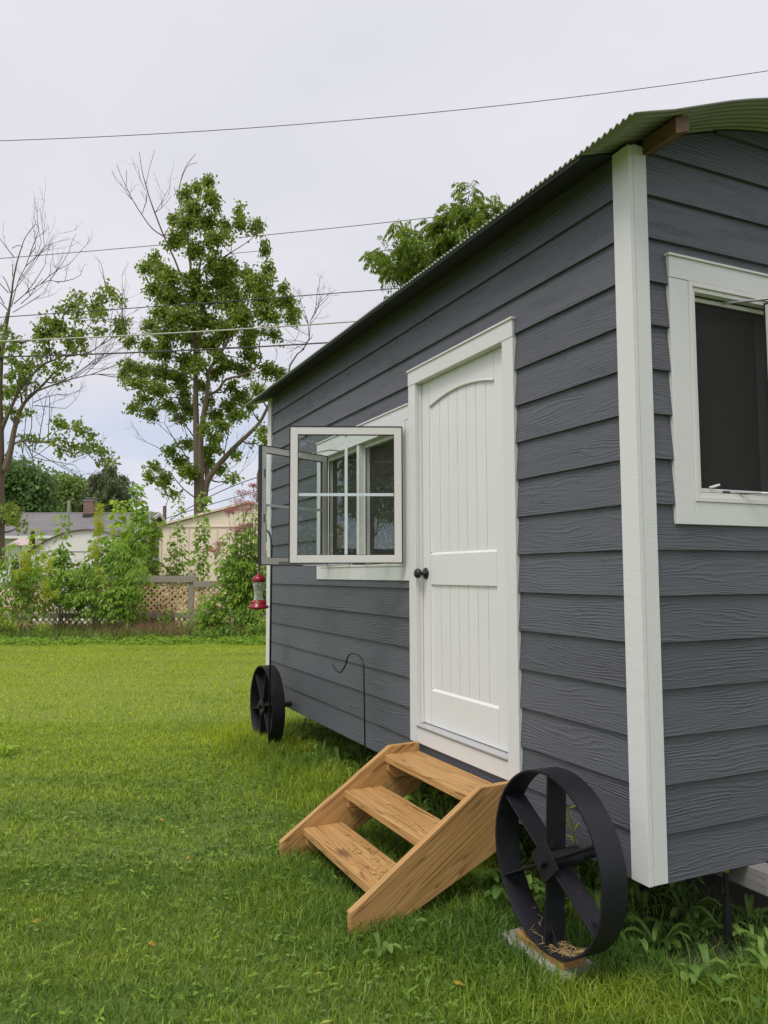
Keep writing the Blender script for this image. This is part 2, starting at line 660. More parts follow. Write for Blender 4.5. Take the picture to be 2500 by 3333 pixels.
wood_mat('stringer_wood', 1, *TR, rot=(-0.594, 0, 0), seed=2.0)
wood_mat('cleat_wood', 1, *TR, seed=4.0)
wood_mat('purlin_wood', 0, (0.26, 0.15, 0.07), (0.20, 0.11, 0.05), (0.12, 0.06, 0.03))
wood_mat('skid_wood', 0, (0.30, 0.29, 0.27), (0.24, 0.23, 0.22), (0.15, 0.14, 0.13))
GREY = ((0.46, 0.41, 0.33), (0.38, 0.335, 0.265), (0.22, 0.19, 0.15))
wood_mat('rail_wood', 1, *GREY)
wood_mat('post_wood', 2, *GREY, seed=3.0)
plain('lattice_tan', (0.68, 0.43, 0.235), 0.85, 0.25, 4)
wood_mat('plank_wood', 1, (0.55, 0.47, 0.36), (0.48, 0.40, 0.30), (0.36, 0.29, 0.2))
bark_mat('bark', (0.070, 0.052, 0.037), (0.255, 0.195, 0.140))
bark_mat('bark_bare', (0.16, 0.11, 0.08), (0.30, 0.22, 0.17))
plain('twig', (0.075, 0.058, 0.048), 0.95, 0.3, 3)
plain('stem_green', (0.13, 0.12, 0.05), 0.8, 0.3, 3)
leaf_mat('leaf_maple', (0.070, 0.120, 0.018), (0.260, 0.345, 0.048), (0.48, 0.48, 0.10), 0.46)
leaf_mat('leaf_maple_far', (0.120, 0.195, 0.050), (0.280, 0.380, 0.090), None, 0.4)
leaf_mat('leaf_dark', (0.085, 0.155, 0.060), (0.190, 0.290, 0.095), None, 0.4)
leaf_mat('leaf_spruce', (0.055, 0.085, 0.040), (0.150, 0.185, 0.075), (0.26, 0.23, 0.11), 0.25)
leaf_mat('leaf_walnut', (0.065, 0.120, 0.013), (0.200, 0.285, 0.032), (0.40, 0.42, 0.07), 0.42)
leaf_mat('leaf_elder', (0.115, 0.220, 0.026), (0.280, 0.440, 0.055), (0.50, 0.53, 0.08), 0.48)
leaf_mat('leaf_deep', (0.085, 0.185, 0.028), (0.210, 0.360, 0.058), (0.40, 0.48, 0.08), 0.45)
leaf_mat('leaf_lime', (0.220, 0.360, 0.040), (0.400, 0.530, 0.060), None, 0.5)
leaf_mat('leaf_olive', (0.110, 0.155, 0.032), (0.240, 0.290, 0.060), (0.45, 0.36, 0.09), 0.4)
leaf_mat('leaf_goldenrod', (0.380, 0.450, 0.040), (0.550, 0.580, 0.070), None, 0.45)
leaf_mat('leaf_dry', (0.200, 0.125, 0.065), (0.330, 0.220, 0.115), None, 0.25)
leaf_mat('leaf_weed', (0.100, 0.200, 0.040), (0.230, 0.370, 0.080), None, 0.4)
leaf_mat('leaf_sedge', (0.090, 0.170, 0.028), (0.210, 0.310, 0.055), (0.38, 0.34, 0.14), 0.4)
leaf_mat('leaf_clipping', (0.10, 0.075, 0.03), (0.16, 0.17, 0.05), None, 0.2)
leaf_mat('leaf_yellow', (0.42, 0.27, 0.03), (0.55, 0.36, 0.05), None, 0.3)
leaf_mat('flower_pink', (0.36, 0.075, 0.095), (0.52, 0.20, 0.21), None, 0.3)


def clear_mat():
    t = NT('clear_plastic')
    tr = t.n('ShaderNodeBsdfTransparent', {'Color': (0.92, 0.94, 0.90, 1)})
    t.col((0.72, 0.74, 0.68))
    t.set(Roughness=0.12)
    lw = t.n('ShaderNodeLayerWeight', {'Blend': 0.5})
    mx = t.n('ShaderNodeMixShader', {0: t.math('ADD', t.math('MULTIPLY', lw.outputs['Facing'], 0.55), 0.22), 1: tr.outputs[0], 2: t.b.outputs[0]})
    t.l(mx.outputs[0], t.o.inputs['Surface'])
    MAT['clear'] = t.m


clear_mat()

# ================================================================== THE CABIN
XE, YW = -4.98, 2.40                      # far end and back wall
FLOOR_Z = H - 1.17


def roof_z(y):
    """underside of the bowed roof, relative to eye height, at distance y behind the front wall"""
    y = min(y, 2 * 1.2 - y)
    if y < 0.0:
        return 1.728 + 0.315 * y
    if y < 0.25:
        return 1.728 + 0.38 * y
    d = y - 0.25
    return 1.823 + 0.38 * d - 0.2 * d * d


cab = thing('tiny_cabin', 'dark grey tiny cabin with white door, bowed metal roof and black iron wheels', 'cabin', (-2.45, 1.2, 0))


def cut(a0, a1, holes):
    """split interval list by hole edges"""
    e = sorted({a0, a1, *[h for hh in holes for h in hh[:2] if a0 < h < a1]})
    return list(zip(e[:-1], e[1:]))


def clad(mb, put, u0, u1, holes, joints, kmax, top=None, step=None):
    """lap siding: put(u, out, z) -> xyz; holes (u0,u1,z0,z1)"""
    for k in range(-kmax, 7 - 0):
        zb = -0.09 - 0.18 * k
        zt = zb + 0.18 + 0.012
        if k == 6:
            pass
        js = sorted(x for kk, x in joints if kk == k)
        marks = [u0] + js + [u1]
        for a, b in zip(marks[:-1], marks[1:]):
            a2, b2 = a + (0.0015 if a != u0 else 0), b - (0.0015 if b != u1 else 0)
            cells = cut(a2, b2, holes)
            if step and zt > 1.6:
                nc = []
                for c, d in cells:
                    m = max(1, int((d - c) / step))
                    nc += [(c + (d - c) * i / m, c + (d - c) * (i + 1) / m) for i in range(m)]
                cells = nc
            for c, d in cells:
                mid = 0.5 * (c + d)
                segs = [(zb, zt)]
                for h0, h1, g0, g1 in holes:
                    if h0 < mid < h1:
                        ns = []
                        for s0, s1 in segs:
                            if g1 <= s0 or g0 >= s1:
                                ns.append((s0, s1))
                                continue
                            if g0 > s0:
                                ns.append((s0, g0))
                            if g1 < s1:
                                ns.append((g1, s1))
                        segs = ns
                for s0, s1 in segs:
                    tl, tr = s1, s1
                    if top:
                        tl, tr = min(s1, top(c)), min(s1, top(d))
                        if tl <= s0 + 0.001 or tr <= s0 + 0.001:
                            continue

                    def o_(z):
                        return 0.0180 - 0.0165 * (z - zb) / (zt - zb)
                    B_ = -0.006
                    V = [put(c, B_, s0), put(d, B_, s0), put(d, o_(s0), s0), put(c, o_(s0), s0),
                         put(c, B_, tl), put(d, B_, tr), put(d, o_(tr), tr), put(c, o_(tl), tl)]
                    mb.add(V, [(0, 1, 2, 3), (4, 7, 6, 5), (3, 2, 6, 7), (0, 4, 5, 1), (0, 3, 7, 4), (1, 5, 6, 2)])


DOOR_H = (-1.90, -0.84, -0.99, 1.20)
WIN_H = (-3.50, -1.90, 0.0, 1.00)
ENDW_H = (0.24, 0.885, 0.24, 1.24)
mb = MB()
clad(mb, lambda u, o, z: (u, -o, z + H), XE + 0.02, -0.06, [DOOR_H, WIN_H],
     [(-9, -1.866), (-7, -1.221), (-8, -3.817), (6, -3.825)], 9, top=lambda u: 1.722)
obj('siding_wall', mb, MAT['siding'], cab)
mb = MB()
clad(mb, lambda u, o, z: (o, u, z + H), 0.06, YW - 0.02, [ENDW_H], [], 11, top=lambda u: roof_z(u) - 0.006, step=0.03)
obj('siding_wall', mb, MAT['siding'], cab)
# inner shell
mb = MB()
zt = H + 1.70


def wall_holes(mb, put, u0, u1, z0, z1, hole):
    a, b, c, d = hole
    for r in ((u0, a, z0, z1), (b, u1, z0, z1), (a, b, z0, c), (a, b, d, z1)):
        if r[1] > r[0] and r[3] > r[2]:
            put(mb, *r)


obj('floor', MB().box(XE + 0.1, -0.1, 0.1, YW - 0.1, H - 1.165, H - 1.06), MAT['interior_dark'], cab)
lin = MB()
# front wall core in columns
for a, b, cuts in ((XE + 0.10, -3.50, []), (-3.50, -1.90, [(0.0, 1.0)]), (-1.90, -0.84, [(-0.99, 1.2)]), (-0.84, -0.10, [])):
    z0 = -1.165
    for c, d in cuts:
        if c > z0:
            lin.box(a, b, 0.008, 0.095, H + z0, H + c)
        z0 = d
    lin.box(a, b, 0.008, 0.095, H + z0, zt)
wall_holes(lin, lambda m, a, b, c, d: m.box(-0.095, -0.008, a, b, c, d), 0.0, YW, H - 1.165, zt, (0.24, 0.885, H + 0.24, H + 1.24))
lin.box(XE + 0.1, -0.1, YW - 0.095, YW - 0.01, H - 1.165, zt)
obj('wall_lining', lin, MAT['interior_dark'], cab)
# far end wall with its window hole, back wall skin
fe = MB()
wall_holes(fe, lambda m, a, b, c, d: m.box(XE, XE + 0.095, a, b, c, d), 0.03, YW, H - 1.17, zt, (0.62, 1.72, H + 0.2, H + 1.2))
fe.prism([(0.0, 1.70 + H)] + [(y, roof_z(y) + H - 0.006) for y in np.linspace(0, YW, 15)] + [(YW, 1.70 + H)], 0, XE, XE + 0.095)
fe.box(XE + 0.1, -0.0, YW - 0.008, YW + 0.012, H - 1.17, zt)
obj('siding_wall', fe, MAT['siding'], cab)
gb = MB()
gb.prism([(0.06, 1.69 + H)] + [(y, roof_z(y) + H - 0.02) for y in np.linspace(0.06, YW - 0.06, 15)] + [(YW - 0.06, 1.69 + H)], 0, -0.095, -0.02)
obj('gable_lining', gb, MAT['interior_dark'], cab)

# corner boards
pb = MB()
zb0 = H - 1.168
pb.box(-0.070, 0.024, -0.024, 0.0, zb0, H + 1.712)
o = obj('corner_trim', pb, MAT['trim_white'], cab, 0.002)
pb = MB()
pb.box(0.0, 0.022, 0.0025, 0.072, zb0, H + 1.722)
obj('corner_trim', pb, MAT['trim_white'], cab, 0.002)
pb = MB()
pb.box(XE - 0.02, XE + 0.09, -0.024, 0.0, zb0, H + 1.712)
obj('corner_trim', pb, MAT['trim_white'], cab, 0.002)
pb = MB()
pb.box(XE - 0.022, XE - 0.002, 0.0025, 0.09, zb0, H + 1.712)
obj('corner_trim', pb, MAT['trim_white'], cab, 0.002)

# corrugated roof
X0, X1 = XE - 0.27, 0.25
ys = list(np.linspace(-0.2, 0.2, 5)) + list(np.linspace(0.3, 2.1, 19)) + list(np.linspace(2.2, 2.6, 5))
nx = int((X1 - X0) / 0.034 * 6)
xs = np.linspace(X0, X1, nx)
V, F = [], []
for lay in (0.0, 0.0028):
    for y in ys:
        for x in xs:
            V.append((x, y, H + roof_z(y) + 0.0078 + lay + 0.0072 * math.sin((x - X1) / 0.034 * 2 * math.pi)))
ny = len(ys)
off = ny * nx
for j in range(ny - 1):
    for i in range(nx - 1):
        a = j * nx + i
        F.append((a, a + nx, a + nx + 1, a + 1))
        b = a + off
        F.append((b, b + 1, b + nx + 1, b + nx))
for i in range(nx - 1):
    F.append((i, i + 1, i + 1 + off, i + off))
    a = (ny - 1) * nx + i
    F.append((a, a + off, a + 1 + off, a + 1))
for j in range(ny - 1):
    a = j * nx
    F.append((a, a + off, a + nx + off, a + nx))
    a = j * nx + nx - 1
    F.append((a, a + nx, a + nx + off, a + off))
obj('metal_roof', MB().raw(V, F), MAT['galvanised'], cab, smooth=True)
# dark sheathing closing the eave above the long wall
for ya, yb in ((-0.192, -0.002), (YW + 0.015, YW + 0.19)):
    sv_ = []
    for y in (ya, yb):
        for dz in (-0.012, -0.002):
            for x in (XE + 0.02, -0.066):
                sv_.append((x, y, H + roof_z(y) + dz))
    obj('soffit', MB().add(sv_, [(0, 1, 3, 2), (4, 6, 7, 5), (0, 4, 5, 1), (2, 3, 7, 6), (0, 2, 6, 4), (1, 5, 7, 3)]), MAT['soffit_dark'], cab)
# roof battens poking out under the sheet
for y0, y1 in ((0.055, 0.125), (0.80, 0.87), (1.53, 1.60), (2.275, 2.345)):
    p4 = [(y0, roof_z(y0) - 0.066 + H), (y1, roof_z(y1) - 0.066 + H), (y1, roof_z(y1) - 0.001 + H), (y0, roof_z(y0) - 0.001 + H)]
    if y0 < 0.1:
        b = MB().prism(p4, 0, 0.0225, 0.20)
        obj('roof_batten', b, MAT['purlin_wood'], cab, 0.002)
b = MB().prism([(0.03, roof_z(0.03) - 0.065 + H), (0.10, roof_z(0.10) - 0.065 + H), (0.10, roof_z(0.10) - 0.001 + H), (0.03, roof_z(0.03) - 0.001 + H)], 0, XE - 0.20, XE - 0.023)
obj('roof_batten', b, MAT['purlin_wood'], cab, 0.002)

# ---- door
D0, D1 = -1.860, -0.925                  # slab
dt = obj('door_trim', MB().box(-1.937, -1.847, -0.026, 0.0, H - 0.996, H + 1.157), MAT['trim_white'], cab, 0.002)
obj('door_trim', MB().box(-0.895, -0.800, -0.026, 0.0, H - 0.996, H + 1.157), MAT['trim_white'], cab, 0.002)
obj('door_trim', MB().box(-1.937, -0.800, -0.0285, 0.0, H + 1.1575, H + 1.245), MAT['trim_white'], cab, 0.002)
obj('door_trim', MB().box(-1.846, -0.896, -0.0255, 0.0, H - 0.994, H - 0.905), MAT['trim_white'], cab, 0.002)
obj('drip_cap', MB().box(-1.942, -0.793, -0.036, 0.0, H + 1.2455, H + 1.256), MAT['vinyl_white'], cab, 0.001)
fj = MB()
fj.box(-1.892, -1.848, 0.0005, 0.09, H - 0.99, H + 1.19)
fj.box(-0.894, -0.850, 0.0005, 0.09, H - 0.99, H + 1.19)
fj.box(-1.847, -0.895, 0.0005, 0.09, H + 1.158, H + 1.19)
fj.box(-1.847, -1.838, 0.0045, 0.018, H - 0.88, H + 1.156)
obj('door_jamb', fj, MAT['door_white'], cab, 0.001)
sill = MB()
sill.prism([(-0.034, H - 0.8975), (-0.034, H - 0.890), (0.06, H - 0.878), (0.06, H - 0.904), (-0.0, H - 0.904)], 0, -1.846, -0.896)
obj('door_sill', sill, MAT['sill_alu'], cab)

door = MB()
YS = 0.020
# stiles, rails and recessed plank field; arch top
SL, SR = -1.747, -1.040


def arch(x):
    c = 0.5 * (SL + SR)
    return 1.003 + 0.045 * (1 - ((x - c) / (0.5 * (SR - SL))) ** 2)


zb_, zt_ = H - 0.877, H + 1.155
door.box(D0, SL - 0.003, YS, 0.06, zb_, zt_)
door.box(SR + 0.003, D1, YS, 0.06, zb_, zt_)
door.box(SL - 0.0005, SR + 0.0005, YS + 0.0004, 0.06, zb_, H - 0.682)
door.box(SL - 0.0005, SR + 0.0005, YS + 0.0004, 0.06, H - 0.065, H + 0.110)
axs = np.linspace(SL - 0.0005, SR + 0.0005, 25)
for a, b in zip(axs[:-1], axs[1:]):
    door.add([(a, YS + 0.0004, H + arch(a)), (b, YS + 0.0004, H + arch(b)), (b, YS + 0.0004, zt_), (a, YS + 0.0004, zt_),
              (a, 0.06, H + arch(a)), (b, 0.06, H + arch(b)), (b, 0.06, zt_), (a, 0.06, zt_)],
             [(0, 1, 2, 3), (0, 4, 5, 1), (3, 2, 6, 7)])
for z0 in (-0.682, 0.110):               # sloped sticking above the rails
    door.prism([(YS + 0.0006, H + z0), (YS + 0.012, H + z0 + 0.014), (YS + 0.05, H + z0 + 0.014), (YS + 0.05, H + z0)], 0, SL, SR)
for x0, s in ((SL, 1), (SR, -1)):
    for z0, z1 in ((-0.668, -0.066), (0.124, 1.0)):
        q = [(x0 + 0.0002 * s, YS + 0.002), (x0 + 0.012 * s, YS + 0.012), (x0 + 0.012 * s, YS + 0.05), (x0 + 0.0002 * s, YS + 0.05)]
        door.prism(q if s > 0 else q[::-1], 2, H + z0, H + z1)
gl = [SL + 0.012] + [-1.639, -1.537, -1.436, -1.337, -1.238, -1.138] + [SR - 0.012]
for a, b in zip(gl[:-1], gl[1:]):
    for z0, z1 in ((-0.668, -0.064), (0.124, None)):
        lo, hi = H + z0, (H + z1 if z1 is not None else None)
        c0, c1 = a + 0.0025, b - 0.0025
        h0, h1 = (hi, hi) if hi else (H + arch(c0) + 0.003, H + arch(c1) + 0.003)
        door.add([(c0, YS + 0.011, lo), (c1, YS + 0.011, lo), (c1, YS + 0.011, h1), (c0, YS + 0.011, h0),
                  (c0, 0.05, lo), (c1, 0.05, lo), (c1, 0.05, h1), (c0, 0.05, h0)],
                 [(0, 1, 2, 3), (0, 3, 7, 4), (1, 5, 6, 2)])
door.box(SL, SR, YS + 0.016, 0.055, H - 0.67, H + 1.05)
dr = obj('door', door, MAT['door_white'], cab)
# arch moulding + knob
am = MB()
am.tube([(x, YS + 0.004, H + arch(x) - 0.001) for x in np.linspace(SL + 0.004, SR - 0.004, 28)], 0.0075, 6)
obj('panel_moulding', am, MAT['door_white'], dr)
kx = -1.802
kb = MB().lathe([(0.0, 0.0), (0.034, 0.0), (0.034, -0.006), (0.026, -0.012), (0.011, -0.014), (0.010, -0.034), (0.022, -0.040), (0.029, -0.052),
                 (0.029, -0.062), (0.022, -0.072), (0.008, -0.076), (0.0, -0.076)], (kx, YS, H + 0.0), 28, axis=1)
obj('knob', kb, MAT['iron_black'], dr, smooth=True)

# ---- front window
win = obj('window', MB().box(-3.44, -1.985, 0.088, 0.095, H + 0.02, H + 0.035), MAT['vinyl_white'], cab)


def frame_ring(mb, x0, x1, z0, z1, w, y0, y1):
    mb.box(x0, x0 + w, y0, y1, z0, z1)
    mb.box(x1 - w, x1, y0, y1, z0, z1)
    mb.box(x0 + w, x1 - w, y0, y1, z1 - w, z1)
    mb.box(x0 + w, x1 - w, y0, y1, z0, z0 + w)


zt1, zb1 = H + 1.045, H - 0.044
for r in ((-3.590, -3.490, -0.044, 0.955), (-1.988, -1.9375, -0.044, 0.955)):
    obj('window_trim', MB().box(r[0], r[1], -0.024, 0.0, H + r[2], H + r[3]), MAT['trim_white'], win, 0.002)
obj('window_trim', MB().box(-3.590, -1.9375, -0.0265, 0.0, H + 0.9555, H + 1.045), MAT['trim_white'], win, 0.002)
obj('window_trim', MB().box(-3.4895, -1.9885, -0.0235, 0.0, H - 0.044, H + 0.046), MAT['trim_white'], win, 0.002)
obj('drip_cap', MB().box(-3.596, -1.9378, -0.034, 0.0, H + 1.0455, H + 1.055), MAT['vinyl_white'], win, 0.001)
fm = MB()
frame_ring(fm, -3.489, -1.989, H + 0.0465, H + 0.955, 0.036, -0.028, 0.085)
for a, b in ((-3.452, -2.775), (-2.729, -2.026)):
    fm.box(a, b, 0.02, 0.085, H + 0.083, H + 0.108)
    fm.box(a, b, 0.02, 0.085, H + 0.890, H + 0.918)
    fm.box(a, a + 0.03, 0.02, 0.085, H + 0.1085, H + 0.8895)
    fm.box(b - 0.03, b, 0.02, 0.085, H + 0.1085, H + 0.8895)
fm.box(-2.774, -2.730, -0.020, 0.085, H + 0.083, H + 0.918)
obj('window_frame', fm, MAT['vinyl_white'], win, 0.0015)
gk = MB()
for a, b in ((-3.422, -2.805), (-2.699, -2.056)):
    frame_ring(gk, a - 0.0, b + 0.0, H + 0.109, H + 0.889, 0.006, 0.016, 0.0195)
obj('gasket', gk, MAT['gasket_black'], win)
for a, b in ((-3.4215, -2.8055), (-2.6985, -2.0565)):
    obj('insect_screen', MB().box(a, b, 0.050, 0.0515, H + 0.1095, H + 0.8885), MAT['screen'], win)


def sash(hx, hy, ex, ey, inner, parent):
    """casement sash from hinge edge (hx,hy) to free edge (ex,ey); z fixed"""
    h = Vector((hx, hy, 0))
    d = Vector((ex - hx, ey - hy, 0))
    wdt = d.length
    d.normalize()
    nrm = Vector((-d.y, d.x, 0))
    T = Matrix(((d.x, nrm.x, 0, hx), (d.y, nrm.y, 0, hy), (0, 0, 1, H + 0.067), (0, 0, 0, 1)))
    hh = 0.840
    m = MB(T)
    frame_ring(m, 0.0, wdt, 0.0, hh, 0.046, -0.014, 0.014)
    s = obj('sash', m, MAT['vinyl_white'], parent, 0.0015)
    q = MB(T)
    frame_ring(q, -0.006, wdt + 0.006, -0.006, hh + 0.006, 0.0058, -0.016, 0.0165)
    frame_ring(q, 0.0462, wdt - 0.0462, 0.0462, hh - 0.0462, 0.003, -0.0105, 0.0105)
    obj('gasket', q, MAT['gasket_black'], s)
    g = MB(T)
    g.box(0.048, wdt - 0.048, -0.005, -0.002, 0.048, hh - 0.048)
    obj('pane', g, MAT['glass'], s)
    k = MB(T)
    k.box(wdt / 2 - 0.009, wdt / 2 + 0.009, -0.0015, 0.0035, 0.0465, hh - 0.0465)
    k.box(0.0465, wdt / 2 - 0.0092, -0.0013, 0.0033, hh / 2 - 0.009, hh / 2 + 0.009)
    k.box(wdt / 2 + 0.0092, wdt - 0.0465, -0.0013, 0.0033, hh / 2 - 0.009, hh / 2 + 0.009)
    obj('muntin', k, MAT['muntin_pale'], s)
    yy = 0.0145 * inner
    for z in (0.30, 0.62):
        obj('catch', MB(T).box(wdt - 0.030, wdt - 0.018, yy, yy + 0.007 * inner, z, z + 0.055), MAT['steel_grey'], s)
    obj('slide_rail', MB(T).box(0.30, 0.52, yy, yy + 0.005 * inner, 0.010, 0.022), MAT['steel_grey'], s)
    return s


sash(-1.986, -0.050, -2.250, -0.686, -1, win)
sash(-3.318, -0.050, -3.000, -0.662, 1, win)
for q in ([(-2.20, 0.0, 0.072), (-2.30, -0.16, 0.060), (-2.10, -0.33, 0.0585)], [(-2.62, -0.006, 0.072), (-2.40, -0.18, 0.060), (-2.10, -0.33, 0.0585)],
          [(-3.10, 0.0, 0.072), (-3.02, -0.16, 0.060), (-3.19, -0.30, 0.0585)], [(-2.84, -0.006, 0.072), (-3.02, -0.16, 0.060), (-3.19, -0.30, 0.0585)],
          [(-3.10, 0.0, 0.925), (-3.02, -0.14, 0.912), (-3.24, -0.20, 0.9095)]):
    obj('hinge_arm', MB().tube([(a, b, H + c) for a, b, c in q], 0.005, 6), MAT['steel_grey'], win)

# ---- end window (facing the camera's right)
ew = obj('window', MB().box(-0.095, -0.088, 0.28, 0.84, H + 0.25, H + 0.265), MAT['vinyl_white'], cab)
for r in ((0.175, 0.2775, 0.192, 1.198), (0.8505, 0.941, 0.192, 1.198)):
    obj('window_trim', MB().box(0.0, 0.024, r[0], r[1], H + r[2], H + r[3]), MAT['trim_white'], ew, 0.002)
obj('window_trim', MB().box(0.0, 0.0265, 0.175, 0.941, H + 1.1985, H + 1.288), MAT['trim_white'], ew, 0.002)
obj('window_trim', MB().box(0.0, 0.0235, 0.278, 0.8500, H + 0.192, H + 0.285), MAT['trim_white'], ew, 0.002)
obj('drip_cap', MB().box(0.0, 0.034, 0.168, 0.948, H + 1.2885, H + 1.298), MAT['vinyl_white'], ew, 0.001)


def ring_x(mb, y0, y1, z0, z1, w, x0, x1):
    mb.box(x0, x1, y0, y0 + w, z0, z1)
    mb.box(x0, x1, y1 - w, y1, z0, z1)
    mb.box(x0, x1, y0 + w, y1 - w, z1 - w, z1)
    mb.box(x0, x1, y0 + w, y1 - w, z0, z0 + w)


fm = MB()
ring_x(fm, 0.278, 0.8500, H + 0.2855, H + 1.198, 0.020, -0.085, 0.028)
ring_x(fm, 0.2985, 0.8295, H + 0.306, H + 1.1775, 0.018, -0.085, 0.020)
ring_x(fm, 0.3170, 0.8110, H + 0.3245, H + 1.159, 0.022, -0.085, -0.018)
obj('window_frame', fm, MAT['vinyl_white'], ew, 0.0015)
gk = MB()
ring_x(gk, 0.3175, 0.8105, H + 0.325, H + 1.1585, 0.005, -0.0175, -0.013)
ring_x(gk, 0.3392, 0.7890, H + 0.3468, H + 1.1365, 0.004, -0.030, -0.0245)
obj('gasket', gk, MAT['gasket_black'], ew)
obj('insect_screen', MB().box(-0.0300, -0.0285, 0.3395, 0.7885, H + 0.347, H + 1.136), MAT['screen'], ew)
# sash swung out, hinged on the far side, seen edge on
h0 = Vector((0.036, 0.722, 0))
T = Matrix(((0.9798, -0.2, 0, h0.x), (0.2, 0.9798, 0, h0.y), (0, 0, 1, H + 0.330), (0, 0, 0, 1)))
m = MB(T)
frame_ring(m, 0, 0.43, 0, 0.825, 0.046, -0.014, 0.014)
s2 = obj('sash', m, MAT['vinyl_white'], ew, 0.0015)
obj('pane', MB(T).box(0.047, 0.383, -0.0045, -0.0015, 0.047, 0.778), MAT['glass'], s2)
q = MB(T)
frame_ring(q, -0.006, 0.436, -0.006, 0.831, 0.0058, -0.016, 0.0165)
obj('gasket', q, MAT['gasket_black'], s2)
obj('hinge_arm', MB().tube([(0.0, 0.50, H + 1.142), (0.06, 0.60, H + 1.148), (0.20, 0.735, H + 1.150)], 0.005, 6), MAT['steel_grey'], ew)
obj('hinge_arm', MB().tube([(0.0, 0.50, H + 0.333), (0.07, 0.60, H + 0.326), (0.20, 0.735, H + 0.326)], 0.005, 6), MAT['steel_grey'], ew)
obj('crank_cover', MB().box(-0.012, 0.0, 0.47, 0.62, H + 0.331, H + 0.338), MAT['dark_cap'], ew)
obj('crank', MB().tube([(-0.016, 0.40, H + 0.350), (0.0, 0.44, H + 0.362)], 0.006, 6), MAT['vinyl_white'], ew)
# far-end window frame
fw = obj('window', MB().box(XE + 0.02, XE + 0.03, 0.62, 1.72, H + 0.2, H + 0.205), MAT['vinyl_white'], cab)
fm = MB()
ring_x(fm, 0.62, 1.72, H + 0.2055, H + 1.2, 0.045, XE - 0.02, XE + 0.09)
obj('window_frame', fm, MAT['vinyl_white'], fw)
obj('pane', MB().box(XE + 0.03, XE + 0.034, 0.6655, 1.6745, H + 0.251, H + 1.1545), MAT['glass'], fw)

# ---- chassis under the floor
sk = MB().box(XE + 0.2, 0.10, 0.50, 0.60, H - 1.262, H - 1.173)
obj('skid_beam', sk, MAT['skid_wood'], cab, 0.003)
sk = MB().box(XE + 0.2, 0.10, 1.75, 1.85, H - 1.262, H - 1.173)
obj('skid_beam', sk, MAT['skid_wood'], cab, 0.003)
jk = MB()
jk.tube([(-0.05, 0.45, -0.02), (-0.05, 0.45, H - 1.30)], 0.016, 10)
jk.tube([(-0.05, 0.45, H - 1.30), (-0.05, 0.45, H - 1.21)], 0.011, 10)
obj('jack_post', jk, MAT['iron_black'], cab)
jk = MB()
jk.lathe([(0.0, 0.0), (0.017, 0.0), (0.017, 0.03), (0.0, 0.03)], (-0.05, 0.45, H - 1.208), 10)
obj('jack_collar', jk, MAT['brass'], cab)
# ---- wheels
RW = 0.341


def wheel(cx, cz, yf, yb, rot):
    hub = (cx, 0, cz)
    r = MB()
    r.lathe([(RW, yf), (RW, yb), (RW - 0.009, yb), (RW - 0.009, yf), (RW, yf)], (cx, 0, cz), 72, axis=1)
    w = obj('wheel', r, MAT['wheel_black'], cab, 0.0015)
    w.data.polygons.foreach_set('use_smooth', [True] * len(w.data.polygons))
    for m in w.modifiers:
        m.angle_limit = math.radians(60)
    for k in range(6):
        an = rot + k * math.pi / 3
        ca, sa = math.cos(an), math.sin(an)
        T = Matrix(((ca, 0, -sa, cx), (0, 1, 0, 0), (sa, 0, ca, cz), (0, 0, 0, 1)))
        s = MB(T)
        s.box(0.04, RW - 0.0095, yf + 0.012, yb - 0.012, -0.004, 0.004)
        s.add([(RW - 0.0098, yf + 0.04, 0.0045), (RW - 0.075, yf + 0.04, 0.0045), (RW - 0.0098, yf + 0.04, 0.05),
               (RW - 0.0098, yf + 0.046, 0.0045), (RW - 0.075, yf + 0.046, 0.0045), (RW - 0.0098, yf + 0.046, 0.05)],
              [(0, 2, 1), (3, 4, 5), (0, 1, 4, 3), (1, 2, 5, 4), (2, 0, 3, 5)])
        obj('spoke', s, MAT['wheel_black'], w, 0.001)
    hb = MB()
    hx = [(0.085 * math.cos(rot + math.pi / 3 + i * math.pi / 2), 0.085 * math.sin(rot + math.pi / 3 + i * math.pi / 2)) for i in range(4)]
    hb.prism([(cx + a, cz + b) for a, b in hx], 1, yf + 0.002, yf + 0.010)
    hb.lathe([(0.0, yf - 0.026), (0.021, yf - 0.026), (0.021, yf + 0.004)], (cx, 0, cz), 12, axis=1)
    hb.lathe([(0.038, yf + 0.0105), (0.038, yb + 0.05)], (cx, 0, cz), 16, axis=1)
    obj('hub', hb, MAT['wheel_black'], w)
    ax = MB()
    ax.tube([(cx, yb + 0.03, cz), (cx, 0.5, cz)], 0.022, 10)
    obj('axle', ax, MAT['wheel_black'], w)
    return w


wheel(-0.250, H - 1.119, -0.300, -0.185, math.radians(27))
wheel(-4.250, H - 1.125, -0.285, -0.175, math.radians(12))

